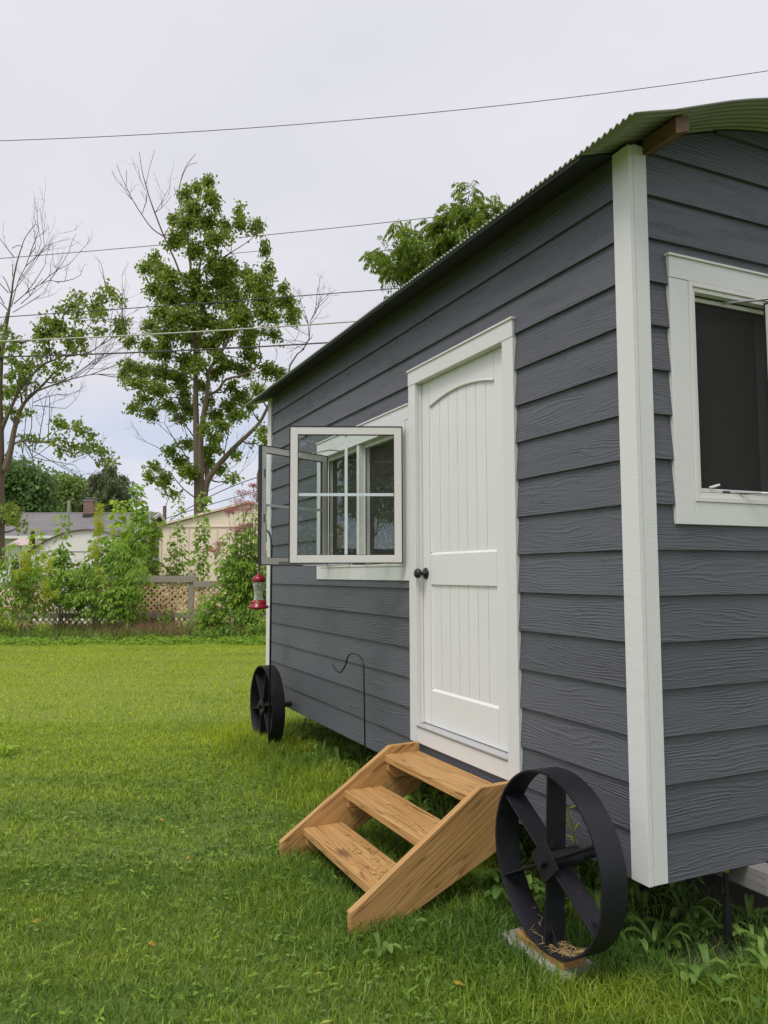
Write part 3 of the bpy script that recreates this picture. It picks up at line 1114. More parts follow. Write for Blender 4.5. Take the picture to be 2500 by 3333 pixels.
# ================================================================== WOODEN STEPS
st = thing('wooden_steps', 'three-tread open wooden steps leading up to the white door', 'steps', (-1.32, -0.45, 0))
prof = [(-0.034, H - 1.24), (-0.034, H - 0.984), (-0.222, H - 0.988), (-0.872, H - 1.432), (-0.872, 0.012), (-0.66, 0.008)]
for x0, x1 in ((-1.838, -1.80), (-0.868, -0.830)):
    obj('stringer', MB().prism(prof, 0, x0, x1), MAT['stringer_wood'], st, 0.003)
for i, (yf, yr, z) in enumerate(((-0.262, -0.036, -1.031), (-0.508, -0.275, -1.202), (-0.748, -0.515, -1.372))):
    obj('tread', MB().box(-1.7992, -0.8688, yf, yr, H + z - 0.040, H + z), MAT['tread_wood'], st, 0.004)
    for x0, x1 in ((-1.7992, -1.762), (-0.906, -0.8688)):
        c = MB().prism([(yf + 0.012, H + z - 0.041), (yf + 0.012, H + z - 0.085), (yf + 0.05, H + z - 0.125), (yr - 0.02, H + z - 0.125), (yr - 0.02, H + z - 0.041)], 0, x0, x1)
        obj('cleat', c, MAT['cleat_wood'], st, 0.002)

# ================================================================== SUPPORTS OF THE NEAR WHEEL
bk = thing('paver', 'grey concrete paver lying in the grass under the large near wheel', 'paver', (-0.25, -0.24, 0))
T = Matrix.Translation((-0.25, -0.235, 0)) @ Matrix.Rotation(math.radians(2), 4, 'Z')
obj('slab', MB(T).box(-0.29, 0.13, -0.085, 0.10, -0.02, 0.038), MAT['paver'], bk, 0.008)
sm = MB(Matrix.Translation((-0.25, -0.235, 0)))
sm.box(-0.21, 0.09, -0.052, 0.05, 0.0395, 0.067)
tag(obj('wood_shim', sm, MAT['tread_wood'], None, 0.002), 'orange wooden shim wedged between grey paver and black wheel rim', 'shim')

# ================================================================== GARDEN HOOKS AND FEEDER
pts = [(-2.36, -0.13, -0.1)]
pts += [(-2.40, -0.13, H - 0.60)]
c = np.array([-2.545, H - 0.60])
for a in np.linspace(0, math.pi, 13)[1:]:
    pts.append((c[0] + 0.145 * math.cos(a), -0.13, c[1] + 0.065 * math.sin(a) + 0.0))
pts += [(-2.72, -0.13, H - 0.635), (-2.76, -0.13, H - 0.663), (-2.81, -0.13, H - 0.690), (-2.87, -0.13, H - 0.690), (-2.925, -0.13, H - 0.668), (-2.96, -0.13, H - 0.645)]
pts[1] = (-2.395, -0.13, H - 0.62)
hk = MB().tube(pts, 0.0055, 8)
tag(obj('garden_hook', hk, MAT['iron_black'], None, smooth=True), 'empty short black shepherd hook in front of the siding below the window', 'hook')
pts = [(-3.912, -0.31, -0.15), (-3.885, -0.31, H + 0.18)]
for a in np.linspace(0, math.pi, 13)[1:]:
    pts.append((-4.045 + 0.16 * math.cos(a), -0.31, H + 0.20 + 0.165 * math.sin(a)))
pts += [(-4.235, -0.31, H + 0.14), (-4.257, -0.31, H + 0.105), (-4.28, -0.31, H + 0.12)]
hk = MB().tube(pts, 0.0085, 8)
tag(obj('garden_hook', hk, MAT['iron_black'], None, smooth=True), 'tall black shepherd hook pole by the far wheel carrying the red feeder', 'hook')
fx, fy = -4.257, -0.31
fd = thing('hummingbird_feeder', 'red hummingbird feeder with clear bottle hanging from the tall black hook', 'bird feeder', (fx, fy, H - 0.3))
cp = MB().lathe([(0.0, 0.014), (0.010, 0.012), (0.012, -0.008), (0.034, -0.016), (0.054, -0.034), (0.057, -0.066), (0.050, -0.070), (0.0, -0.064)], (fx, fy, H), 28)
obj('cap', cp, MAT['red_plastic'], fd, smooth=True)
bt = MB().lathe([(0.048, -0.070), (0.050, -0.10), (0.041, -0.135), (0.035, -0.17), (0.037, -0.20), (0.046, -0.225), (0.046, -0.24)], (fx, fy, H), 28)
obj('bottle', bt, MAT['clear'], fd, smooth=True)
bs = MB().lathe([(0.0, -0.222), (0.050, -0.224), (0.058, -0.238), (0.066, -0.262), (0.084, -0.280), (0.086, -0.291), (0.066, -0.300), (0.0, -0.304)], (fx, fy, H), 28)
obj('base', bs, MAT['red_plastic'], fd, smooth=True)
hg = MB().tube([(fx, fy, H + 0.01), (fx, fy, H + 0.10)], 0.003, 6)
obj('hanger', hg, MAT['iron_black'], fd)
for k in range(6):
    a = k * math.pi / 3 - 0.35
    nx_, ny_ = math.cos(a), math.sin(a)
    c0 = np.array([fx + 0.064 * nx_, fy + 0.064 * ny_, H - 0.246])
    f_ = MB()
    tx = np.array([-ny_, nx_, 0.0])
    up = np.array([nx_ * 0.4, ny_ * 0.4, 0.9])
    for j in range(6):
        b_ = j * math.pi / 3
        dd = tx * math.cos(b_) + up * math.sin(b_)
        ee = tx * -math.sin(b_) + up * math.cos(b_)
        q = [c0 + dd * 0.003, c0 + dd * 0.012 + ee * 0.006, c0 + dd * 0.019, c0 + dd * 0.012 - ee * 0.006]
        nn = np.array([nx_, ny_, 0]) * 0.004
        f_.add([*q, *[p + nn for p in q]], [(3, 2, 1, 0), (4, 5, 6, 7), (0, 1, 5, 4), (1, 2, 6, 5), (2, 3, 7, 6), (3, 0, 4, 7)])
    obj('flower_port', f_, MAT['yellow_plastic'] if k % 2 == 0 else MAT['red_plastic'], fd)
    pc = MB().tube([(fx + 0.080 * nx_, fy + 0.080 * ny_, H - 0.284), (fx + 0.108 * nx_, fy + 0.108 * ny_, H - 0.283)], 0.003, 5)
    obj('perch', pc, MAT['red_plastic'], fd)

# ================================================================== GROUND
gxs = np.concatenate([[-1500, -600, -200, -80, -45], np.linspace(-30, 8, 77), [14, 40, 150, 600, 1500]])
gys = np.concatenate([[-1500, -600, -150, -60, -30], np.linspace(-14, 16, 61), [24, 50, 150, 600, 1500]])
V = [(x, y, float(gz(max(min(x, 8), -30), max(min(y, 16), -14)))) for y in gys for x in gxs]
n_ = len(gxs)
F = [(j * n_ + i, j * n_ + i + 1, (j + 1) * n_ + i + 1, (j + 1) * n_ + i) for j in range(len(gys) - 1) for i in range(n_ - 1)]
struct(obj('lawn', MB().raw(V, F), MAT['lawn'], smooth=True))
# bare shaded soil under the cabin
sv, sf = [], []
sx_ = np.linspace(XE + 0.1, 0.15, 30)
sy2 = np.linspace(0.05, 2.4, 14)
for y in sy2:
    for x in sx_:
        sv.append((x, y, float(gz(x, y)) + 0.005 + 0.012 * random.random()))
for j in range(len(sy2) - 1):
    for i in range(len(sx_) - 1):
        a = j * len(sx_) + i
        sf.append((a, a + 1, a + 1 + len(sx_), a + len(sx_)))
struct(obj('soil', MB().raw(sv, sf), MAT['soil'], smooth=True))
# planting bed along the fence
V, F = [], []
pxs = np.linspace(-400, 1200, 40)
for j, D in enumerate(np.linspace(17.3, 22.5, 8)):
    for i, px in enumerate(pxs):
        e = (0.35 * math.sin(px * 0.02) + 0.2 * math.sin(px * 0.053) if j == 0 else 0.0)
        w = G(px, D + e)
        V.append((w[0], w[1], float(gz(w[0], w[1])) + (0.006 if j == 0 else 0.03 + 0.02 * random.random())))
for j in range(7):
    for i in range(39):
        a = j * 40 + i
        F.append((a, a + 1, a + 41, a + 40))
struct(obj('planting_bed', MB().raw(V, F), MAT['bed_litter'], smooth=True))


# ------------------------------------------------------------------ grass
def blades(xy, h, w, lean, seed):
    r = np.random.default_rng(seed)
    n = len(xy)
    z = gz(xy[:, 0], xy[:, 1]) - 0.004
    base = np.c_[xy, z]
    a = r.uniform(0, 2 * np.pi, n)
    side = np.c_[np.cos(a), np.sin(a), np.zeros(n)]
    b = r.uniform(0, 2 * np.pi, n)
    ld = np.c_[np.cos(b), np.sin(b), np.zeros(n)] * (lean * r.uniform(0.15, 1.0, n))[:, None]
    up = np.c_[np.zeros(n), np.zeros(n), np.ones(n)]
    hh = (h * r.uniform(0.55, 1.25, n))[:, None]
    ww = (w * r.uniform(0.7, 1.3, n))[:, None]
    m1 = base + hh * (0.55 * up + 0.35 * ld)
    tip = base + hh * ((1.0 - 0.3 * np.linalg.norm(ld, axis=1, keepdims=True)) * up + 1.0 * ld)
    V = np.stack([base - side * ww * 0.5, base + side * ww * 0.5, m1 - side * ww * 0.4, m1 + side * ww * 0.4, tip], 1)
    k = np.arange(n)[:, None] * 5
    F = np.stack([k + [0, 1, 2], k + [1, 3, 2], k + [2, 3, 4]], 1)
    return V.reshape(-1, 3), F.reshape(-1, 3)


def wedge(n, d0, d1, seed, pw=1.0):
    """random ground points in the view wedge between depths d0 and d1"""
    r = np.random.default_rng(seed)
    D = np.sqrt(r.uniform(0, 1, n) ** pw * (d1 ** 2 - d0 ** 2) + d0 ** 2)
    px = r.uniform(-420, 2760, n)
    f = np.array([-sy_, cy_])
    rr = np.array([cy_, sy_])
    s = (px - 1250) / FPX * D + np.where(px < 1250, -1.0, 0.4) * np.abs(px - 1250) / 1400
    return CAM[:2] + f * D[:, None] + rr * s[:, None], D, px


def keep_lawn(xy):
    x, y = xy[:, 0], xy[:, 1]
    k = ~((x > XE) & (x < 0.1) & (y > 0.10))
    k &= ~((x > -0.54) & (x < -0.12) & (y > -0.305) & (y < -0.14))
    k &= ~((x > 0.1) & (y > 0.9))
    return k


GV, GF, off = [], [], 0


def addg(V, F):
    global off
    GV.append(V)
    GF.append(F + off)
    off += len(V)


for (n, d0, d1, h, w, ln, sd_) in ((140000, 1.2, 4.2, 0.044, 0.0044, 1.25, 1), (120000, 4.2, 8.0, 0.040, 0.0066, 1.25, 2), (165000, 8.0, 17.4, 0.038, 0.0090, 1.2, 3)):
    xy, D, px = wedge(n, d0, d1, sd_)
    k = keep_lawn(xy)
    xy = xy[k]
    hv = np.full(len(xy), h)
    # longer unmown grass along cabin, steps, wheels and hook
    x, y = xy[:, 0], xy[:, 1]
    edge = np.clip(1 - (0.0 - y) / 0.45, 0, 1) * ((x < 0.4) & (x > -5.3))
    edge = np.maximum(edge, np.clip(1 - np.hypot(x - 0.35, y + 0.1) / 0.9, 0, 1))
    edge = np.maximum(edge, np.clip(1 - np.abs(np.hypot((x + 1.32) / 1.1, (y + 0.45) / 1.0) - 0.55) / 0.35, 0, 1) * 0.8)
    patch = 0.8 + 0.5 * np.sin(x * 1.7 + 2 * np.sin(y * 1.3)) * np.sin(y * 2.1 + 1.0)
    hv = hv * (0.75 + 0.35 * patch) * (1 + 1.5 * edge)
    addg(*blades(xy, hv, w, ln, sd_ + 10))
# long tufts at the cabin edge
n = 15000
r_ = np.random.default_rng(5)
xy = np.c_[r_.uniform(-5.3, 0.8, n), -0.32 + r_.normal(0, 0.17, n)]
xy = xy[keep_lawn(xy)]
addg(*blades(xy, np.full(len(xy), 0.105), 0.0045, 0.95, 55))
n = 6500
xy = np.c_[0.35 + r_.normal(0, 0.5, n), -0.05 + r_.normal(0, 0.35, n)]
xy = xy[keep_lawn(xy)]
addg(*blades(xy, np.full(len(xy), 0.11), 0.0045, 0.95, 56))
n = 2500
xy = np.c_[r_.uniform(-4.75, -3.75, n), -0.34 + r_.normal(0, 0.07, n)]
addg(*blades(xy, np.full(len(xy), 0.15), 0.006, 0.8, 57))
n = 5000
xy = np.c_[r_.uniform(-4.9, 0.1, n), r_.uniform(0.0, 0.75, n)]
addg(*blades(xy, np.full(len(xy), 0.13), 0.005, 1.0, 58))
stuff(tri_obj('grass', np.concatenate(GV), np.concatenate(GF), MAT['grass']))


# ------------------------------------------------------------------ leaves
def unit(v):
    return v / (np.linalg.norm(v, axis=-1, keepdims=True) + 1e-9)


def leaf_quads(P0, dirs, L, Wd, fold=0.25, seed=0, flat=None):
    """folded diamond leaves: base point, axis direction, length and width arrays"""
    r = np.random.default_rng(seed)
    n = len(P0)
    d = unit(dirs)
    ref = r.normal(0, 1, (n, 3)) if flat is None else np.tile(np.array([0, 0, 1.0]), (n, 1)) + r.normal(0, flat, (n, 3))
    s = unit(np.cross(d, ref))
    nn = np.cross(s, d)
    L = np.broadcast_to(L, (n,))[:, None]
    Wd = np.broadcast_to(Wd, (n,))[:, None]
    mid = P0 + d * L * 0.45
    V = np.stack([P0, mid - s * Wd * 0.5 + nn * Wd * fold, P0 + d * L - nn * L * 0.12, mid + s * Wd * 0.5 + nn * Wd * fold], 1)
    k = np.arange(n)[:, None] * 4
    F = np.stack([k + [0, 2, 1], k + [0, 3, 2]], 1)
    return V.reshape(-1, 3), F.reshape(-1, 3)


class LV:
    def __init__(s):
        s.V, s.F, s.o = [], [], 0

    def add(s, V, F):
        s.V.append(V)
        s.F.append(F + s.o)
        s.o += len(V)

    def build(s, name, m, parent=None):
        return tri_obj(name, np.concatenate(s.V), np.concatenate(s.F), m, parent)


def bez(a, b, sag, n=6):
    a, b = np.asarray(a), np.asarray(b)
    return [a + (b - a) * t + np.array([0, 0, sag * 4 * t * (1 - t)]) for t in np.linspace(0, 1, n)]


def twigs(mb, p, d, L, rad, lev, r, spread=0.5, upb=0.12):
    """bare branching twigs"""
    d = unit(np.asarray(d, float))
    pts, q = [p], p
    for i in range(3):
        d = unit(d + r.normal(0, 0.14, 3) + np.array([0, 0, upb * 0.5]))
        q = q + d * L / 3
        pts.append(q)
    mb.tube(pts, [rad, rad * 0.85, rad * 0.7, rad * 0.5], 4 if rad < 0.02 else 5, cap=False)
    if lev <= 0:
        return
    for k in range(r.integers(2, 4)):
        i = r.integers(1, 4)
        nd = unit(d + r.normal(0, spread, 3) + np.array([0, 0, upb]))
        twigs(mb, pts[i], nd, L * r.uniform(0.5, 0.75), max(rad * 0.55, 0.004), lev - 1, r, spread, upb)


# ================================================================== TREES
def trace_tree(name, label, cat, D, cropx, cropy, sc, limbs, clusters, dead, leafm, lsize, dens, base_px, seed, barem=None, droop=0.5, group=None, depth_k=1.0, max_link=4.0):
    """limbs: lists of (x, y, r) read off the photograph; turned into 3-D limbs at distance D, with depth"""
    r = np.random.default_rng(seed)
    base = G(base_px, D)
    t = thing(name, label, cat, (base[0], base[1], 0), group)
    k = D / FPX
    tr = MB()
    nodes = []
    cx0 = limbs[0][0][0]
    for li, L in enumerate(limbs):
        dd = r.uniform(-1, 1) * 1.3 * depth_k if li > 0 else 0.0
        pts, rad = [], []
        for i, (x, y, rr) in enumerate(L):
            f = i / max(1, len(L) - 1)
            pts.append(P(cropx + x * sc, cropy + y * sc, D + dd * f))
            rad.append(max(rr * sc * k * 0.88, 0.012))
        # smooth by subdividing (Catmull-Rom)
        sp, sr = [], []
        for i in range(len(pts) - 1):
            p0, p1, p2, p3 = pts[max(i - 1, 0)], pts[i], pts[i + 1], pts[min(i + 2, len(pts) - 1)]
            for u in (0, 0.34, 0.67):
                sp.append(0.5 * (2 * p1 + (p2 - p0) * u + (2 * p0 - 5 * p1 + 4 * p2 - p3) * u * u + (3 * p1 - p0 - 3 * p2 + p3) * u ** 3))
                sr.append(rad[i] + (rad[i + 1] - rad[i]) * u)
        sp.append(pts[-1])
        sr.append(rad[-1])
        tr.tube(sp, sr, 10 if max(sr) > 0.1 else 6)
        nodes += [(p, q) for p, q in zip(sp, sr)]
    NP = np.array([p for p, q in nodes])
    NR = np.array([q for p, q in nodes])
    lv = LV()
    br = MB()
    for (x, y, rx, ry) in clusters:
        dz = r.uniform(-1, 1) * 1.6 * depth_k
        c = P(cropx + x * sc, cropy + y * sc, D + dz)
        a, b = rx * sc * k, ry * sc * k
        dist = np.linalg.norm(NP - (c - np.array([0, 0, 0.5])), axis=1) + np.where(NP[:, 2] > c[2] + 0.3, 1.5, 0)
        i = int(np.argmin(dist))
        if dist[i] < max_link:
            br.tube(bez(NP[i], c, -0.1 * dist[i], 5), list(np.linspace(min(0.05, NR[i] * 0.7), 0.012, 5)), 5, cap=False)
        # a cluster is several drooping sprays of leaves
        ns = max(5, int(rx * ry / 120))
        cen, tip = [], []
        for s in range(ns):
            v = r.normal(0, 1, 3)
            v = v / np.linalg.norm(v)
            ra = r.uniform(0.45, 1.4)
            q = c + RT * v[0] * a * ra + np.array([0, 0, 1.0]) * v[1] * b * ra + FW * v[2] * max(a, 0.5) * ra
            m0 = c + (q - c) * r.uniform(0.0, 0.35)
            cen.append(m0)
            tip.append(q)
            br.tube([m0, q], [0.012, 0.005], 4, cap=False)
        nl = int(rx * ry * dens)
        ci = r.integers(0, ns, nl)
        uu = r.uniform(0.1, 1.08, (nl, 1))
        pos = np.array(cen)[ci] * (1 - uu) + np.array(tip)[ci] * uu + r.normal(0, 1, (nl, 3)) * np.array([0.12, 0.12, 0.14]) * (lsize / 0.2) + np.array([0, 0, -0.10]) * uu
        dirs = r.normal(0, 1, (nl, 3)) + np.array([0, 0, -droop * 1.6])
        lv.add(*leaf_quads(pos, dirs, lsize * r.uniform(0.65, 1.25, nl), lsize * 0.72 * r.uniform(0.7, 1.2, nl), 0.2, seed + int(x)))
    for (x, y, dx, dy, L, lev) in dead:
        tw = MB()
        p = P(cropx + x * sc, cropy + y * sc, D + r.uniform(-0.5, 0.5))
        d = RT * dx - np.array([0, 0, 1.0]) * dy + FW * r.uniform(-0.3, 0.3)
        twigs(tw, p, d, L, 0.016, lev, r)
        obj('dead_branch', tw, MAT['twig'], t)
    obj('trunk', tr, MAT['bark'], t, smooth=True)
    if br.v:
        obj('branches', br, MAT['twig'], t)
    lv.build('crown', MAT[leafm], t)
    return t


# tall maple
limbs = [
    [(525, 2420, 40), (512, 2200, 36), (505, 2000, 28), (498, 1800, 24), (492, 1600, 19), (490, 1400, 16), (488, 1220, 14), (478, 1050, 12), (470, 900, 10), (462, 760, 8), (448, 600, 6.5), (425, 480, 5), (400, 380, 4), (397, 280, 2.5), (430, 170, 2), (490, 90, 1)],
    [(515, 2150, 26), (520, 1900, 22), (520, 1720, 18), (540, 1560, 15), (562, 1430, 13), (566, 1340, 12), (620, 1260, 10), (690, 1140, 8), (740, 1020, 6), (790, 900, 4), (830, 800, 2)],
    [(535, 2120, 24), (552, 1990, 22), (600, 1910, 20), (660, 1840, 18), (730, 1765, 15), (800, 1700, 13), (860, 1635, 11), (905, 1550, 10), (940, 1470, 8), (960, 1380, 4)],
    [(556, 1970, 14), (553, 1930, 13), (552, 1885, 11)],
    [(566, 1480, 9), (620, 1450, 9), (665, 1390, 8), (760, 1365, 7), (830, 1325, 6), (868, 1265, 5), (855, 1200, 4), (880, 1100, 2)],
    [(556, 1340, 9), (520, 1270, 8), (490, 1210, 7), (430, 1250, 6), (340, 1225, 3)],
    [(470, 900, 8), (505, 780, 7), (530, 650, 6), (545, 560, 4), (570, 420, 3), (575, 300, 2)],
    [(465, 820, 8), (405, 780, 6), (370, 700, 6), (310, 570, 5), (255, 430, 4.5), (220, 330, 3.5), (200, 260, 3), (180, 180, 2), (165, 75, 1)],
    [(305, 565, 4), (240, 520, 3.5), (180, 440, 3), (130, 360, 2.6), (95, 290, 2), (60, 215, 1.5), (35, 150, 1)],
    [(205, 262, 2), (222, 180, 1.6), (254, 70, 1)], [(108, 310, 2), (40, 250, 1.5), (10, 190, 1)], [(90, 285, 1.5), (92, 185, 1)],
    [(400, 385, 2.5), (380, 330, 2), (366, 280, 1.4)], [(398, 265, 1.6), (440, 165, 1.2), (498, 140, 0.8)],
    [(640, 1240, 6), (655, 1170, 5), (690, 1050, 4), (660, 930, 3)],
    [(640, 690, 4), (690, 660, 3), (770, 610, 2.5), (830, 560, 2), (845, 500, 1)], [(690, 665, 2.5), (740, 660, 2), (800, 655, 1.8), (880, 645, 1)],
    [(545, 800, 5), (610, 720, 4), (690, 660, 3), (700, 580, 2), (740, 480, 1)],
    [(470, 1000, 6), (400, 900, 5), (320, 820, 3), (250, 730, 1.5)], [(486, 1180, 6), (400, 1090, 5), (280, 1050, 3), (180, 1090, 1.5)],
    [(490, 1400, 6), (400, 1350, 4), (280, 1330, 3), (120, 1310, 1.5)], [(492, 1560, 5), (400, 1500, 4), (300, 1500, 2), (170, 1540, 1)],
    [(500, 1750, 5), (420, 1640, 4), (330, 1560, 2), (260, 1560, 1)], [(650, 1840, 4), (670, 1740, 3), (690, 1640, 2)],
    [(500, 1960, 5), (440, 1840, 4), (370, 1740, 3), (310, 1640, 1.2)], [(500, 2080, 5), (420, 2020, 4), (340, 1930, 3), (260, 1890, 1.5)],
]
cl = [(560, 250, 40, 40), (500, 270, 30, 40), (570, 330, 55, 45), (440, 320, 40, 50), (480, 400, 75, 50), (620, 390, 30, 22), (370, 470, 45, 40), (450, 480, 70, 50),
      (560, 480, 80, 50), (660, 490, 40, 40), (742, 420, 24, 55), (745, 490, 55, 45), (850, 500, 42, 50), (390, 560, 70, 50), (620, 560, 80, 32), (350, 605, 36, 26), (480, 640, 50, 60),
      (560, 600, 36, 30), (890, 640, 34, 32), (892, 600, 20, 26), (250, 690, 40, 40), (205, 742, 44, 36), (290, 760, 60, 60), (350, 800, 60, 60), (480, 800, 60, 80), (600, 720, 90, 70),
      (690, 740, 60, 60), (790, 770, 40, 44), (910, 755, 34, 46), (650, 830, 110, 70), (840, 830, 90, 66), (250, 860, 60, 50), (350, 910, 100, 70), (520, 920, 110, 80), (700, 930, 110, 70),
      (880, 920, 90, 60), (995, 868, 30, 38), (1000, 940, 60, 46), (280, 1000, 60, 50), (400, 1020, 110, 60), (560, 1050, 110, 60), (740, 1020, 100, 66), (900, 1010, 90, 50), (1060, 995, 46, 36),
      (1050, 1045, 34, 24), (230, 1070, 60, 40), (320, 1120, 110, 50), (480, 1140, 80, 50), (650, 1120, 80, 50), (800, 1110, 80, 46), (950, 1130, 46, 32), (110, 1165, 50, 30), (200, 1190, 60, 40),
      (300, 1220, 90, 50), (430, 1280, 70, 50), (100, 1300, 46, 34), (75, 1350, 36, 30), (180, 1330, 70, 50), (290, 1340, 80, 50), (390, 1370, 70, 60), (160, 1400, 66, 36), (280, 1440, 80, 40),
      (420, 1450, 50, 50), (130, 1540, 36, 26), (230, 1575, 56, 40), (330, 1530, 56, 36), (200, 1500, 50, 24), (400, 1600, 46, 36), (620, 1250, 56, 36), (800, 1250, 66, 34), (960, 1350, 56, 44),
      (900, 1320, 56, 44), (700, 1420, 46, 36), (750, 1480, 56, 44), (850, 1440, 46, 44), (620, 1590, 66, 44), (680, 1530, 56, 44), (730, 1590, 56, 44), (640, 1650, 56, 34), (600, 1710, 46, 36),
      (870, 1680, 36, 34), (890, 1730, 26, 30), (822, 1752, 18, 13), (730, 1820, 36, 22), (590, 1790, 56, 44), (560, 1870, 50, 34), (440, 1750, 56, 34), (340, 1795, 46, 34), (400, 1850, 54, 34),
      (430, 1910, 46, 36), (250, 1890, 46, 26), (230, 1945, 36, 26), (330, 1950, 46, 36), (300, 1985, 36, 24), (690, 1955, 46, 18), (350, 2045, 36, 22), (480, 1930, 36, 46), (640, 1900, 50, 24), (500, 1290, 60, 50), (525, 1420, 46, 46), (600, 1350, 50, 40), (470, 1560, 40, 46), (545, 1660, 36, 40), (660, 1300, 60, 40), (770, 1320, 60, 40), (800, 1180, 60, 40), (560, 1180, 70, 50), (420, 1530, 36, 40), (560, 1500, 30, 50), (800, 1530, 40, 40)]
dead = [(200, 300, -0.5, -1, 1.4, 2), (255, 430, 0.6, -1, 1.6, 2), (255, 430, 0.9, -0.7, 1.2, 2), (180, 440, 0.3, -1, 1.0, 2), (150, 390, -0.6, -1, 1.0, 2), (310, 560, 0.4, -1, 1.4, 2),
        (300, 1800, -1, -0.5, 1.3, 2), (420, 1690, -0.5, -1, 1.4, 3), (440, 1720, -0.2, -1, 1.4, 3), (380, 1740, -0.8, -0.6, 1.4, 2), (560, 1980, 1, -0.3, 2.4, 3), (545, 2040, 1, -0.4, 2.2, 2),
        (400, 1150, -0.5, -0.6, 1.2, 3), (800, 1100, 0.8, -0.3, 1.4, 3), (900, 1080, 0.8, -0.3, 1.2, 2), (840, 560, 0.5, -0.5, 0.8, 1), (560, 1650, 0.3, -1, 1.2, 2), (940, 1300, 0.5, -1, 1.2, 2)]
trace_tree('maple_tree', 'tall maple with double trunk and dead top branches behind the cream shed', 'tree', 38.0, 360, 450, 800 / 1416, limbs, cl, dead, 'leaf_maple', 0.175, 0.155, 655, 11)

# half-dead maple at the left edge
limbs = [
    [(-30, 2560, 70), (-25, 2100, 60), (-18, 1850, 52), (-14, 1650, 46), (-10, 1500, 38), (-8, 1350, 28), (0, 1150, 22), (12, 1000, 17), (30, 900, 14), (48, 790, 12), (72, 640, 9), (85, 560, 8), (95, 470, 7), (125, 330, 5), (150, 250, 4), (178, 170, 3), (215, 115, 2), (255, 65, 1)],
    [(30, 1850, 34), (70, 1720, 24), (92, 1600, 21), (110, 1520, 19), (150, 1400, 16), (190, 1335, 13), (260, 1270, 11), (330, 1200, 9), (400, 1120, 8), (470, 1030, 6), (540, 980, 5), (590, 880, 4), (650, 780, 3), (700, 690, 2), (770, 610, 1)],
    [(470, 1020, 5), (630, 992, 5), (720, 940, 4), (800, 890, 3.5), (860, 860, 3), (925, 850, 1.5)],
    [(10, 1540, 22), (60, 1430, 15), (110, 1320, 13), (140, 1260, 12), (200, 1190, 10), (290, 1090, 9), (370, 1050, 7), (470, 1005, 5), (520, 900, 3), (540, 800, 2), (560, 680, 1)],
    [(190, 1335, 9), (220, 1290, 8), (310, 1250, 7), (420, 1210, 6), (500, 1185, 5), (600, 1160, 3.5), (700, 1145, 2.5), (830, 1150, 1)],
    [(40, 1740, 14), (75, 1680, 11), (115, 1640, 9), (200, 1625, 7), (280, 1635, 6.5), (360, 1640, 6), (460, 1670, 4.5), (570, 1735, 3), (620, 1715, 2.5), (660, 1750, 2), (720, 1790, 1)],
    [(175, 1638, 6), (205, 1680, 5), (232, 1740, 4), (250, 1830, 2)], [(150, 1630, 5), (160, 1690, 5), (170, 1760, 3)],
    [(82, 660, 4), (130, 480, 3), (185, 370, 2.5), (210, 300, 1.6), (255, 230, 1)], [(100, 640, 4), (180, 570, 3.4), (290, 500, 2.5), (360, 470, 2), (430, 490, 1)],
    [(75, 560, 4), (45, 480, 3.4), (20, 440, 3)], [(60, 690, 5), (20, 645, 4), (-20, 620, 3)], [(52, 700, 7), (30, 780, 6), (-5, 830, 5)],
    [(90, 440, 3), (92, 380, 3), (88, 355, 2)], [(165, 230, 1.6), (130, 218, 1.4), (85, 240, 1)],
    [(360, 1050, 4), (385, 900, 3), (420, 800, 2.4), (480, 660, 1.6)], [(290, 1090, 4), (320, 980, 3), (330, 850, 2), (320, 760, 1)],
    [(360, 1640, 3), (390, 1570, 2.4), (450, 1545, 2), (560, 1530, 1)], [(185, 1340, 8), (185, 1290, 8), (195, 1225, 6)], [(110, 1520, 8), (90, 1470, 7), (85, 1440, 5)],
]
cl = [(580, 580, 36, 32), (520, 640, 55, 42), (430, 680, 36, 26), (560, 700, 36, 26), (310, 740, 26, 32), (380, 770, 56, 46), (450, 810, 56, 44), (300, 820, 36, 36), (340, 860, 66, 36),
      (540, 830, 26, 36), (590, 820, 22, 36), (280, 880, 36, 26), (480, 880, 46, 36), (600, 890, 36, 26), (330, 960, 36, 26), (520, 950, 36, 26), (610, 960, 26, 22), (400, 990, 46, 22),
      (270, 1000, 36, 26), (740, 590, 46, 28), (810, 560, 36, 32), (870, 600, 32, 22), (700, 650, 56, 36), (740, 700, 46, 26), (650, 690, 32, 22), (775, 520, 30, 20), (690, 820, 36, 18), (760, 830, 28, 22),
      (860, 770, 26, 36), (880, 820, 46, 36), (910, 770, 36, 26), (90, 930, 46, 26), (150, 920, 36, 22), (70, 840, 40, 22), (90, 1050, 46, 26), (180, 1080, 56, 36), (240, 1080, 36, 36),
      (100, 1150, 46, 26), (160, 1180, 46, 36), (330, 1100, 26, 26), (430, 1060, 36, 26), (500, 1070, 36, 22), (60, 1270, 46, 36), (140, 1250, 36, 36), (260, 1210, 22, 22), (430, 1140, 26, 18),
      (440, 1190, 26, 16), (50, 1380, 36, 36), (190, 1410, 30, 22), (100, 1420, 36, 26), (150, 1590, 36, 22), (240, 1600, 46, 22), (300, 1610, 18, 14), (400, 1610, 36, 22), (440, 1490, 40, 36),
      (560, 1500, 36, 26), (590, 1540, 36, 26), (650, 1570, 40, 26), (530, 1660, 36, 26), (480, 1610, 26, 18), (440, 1680, 36, 22), (620, 1660, 46, 26), (690, 1650, 36, 26), (740, 1700, 46, 28),
      (790, 1750, 26, 22), (720, 1770, 22, 18), (10, 790, 20, 40), (0, 880, 20, 40), (90, 2170, 50, 30), (150, 2225, 34, 22), (60, 2110, 44, 40), (110, 2110, 30, 24)]
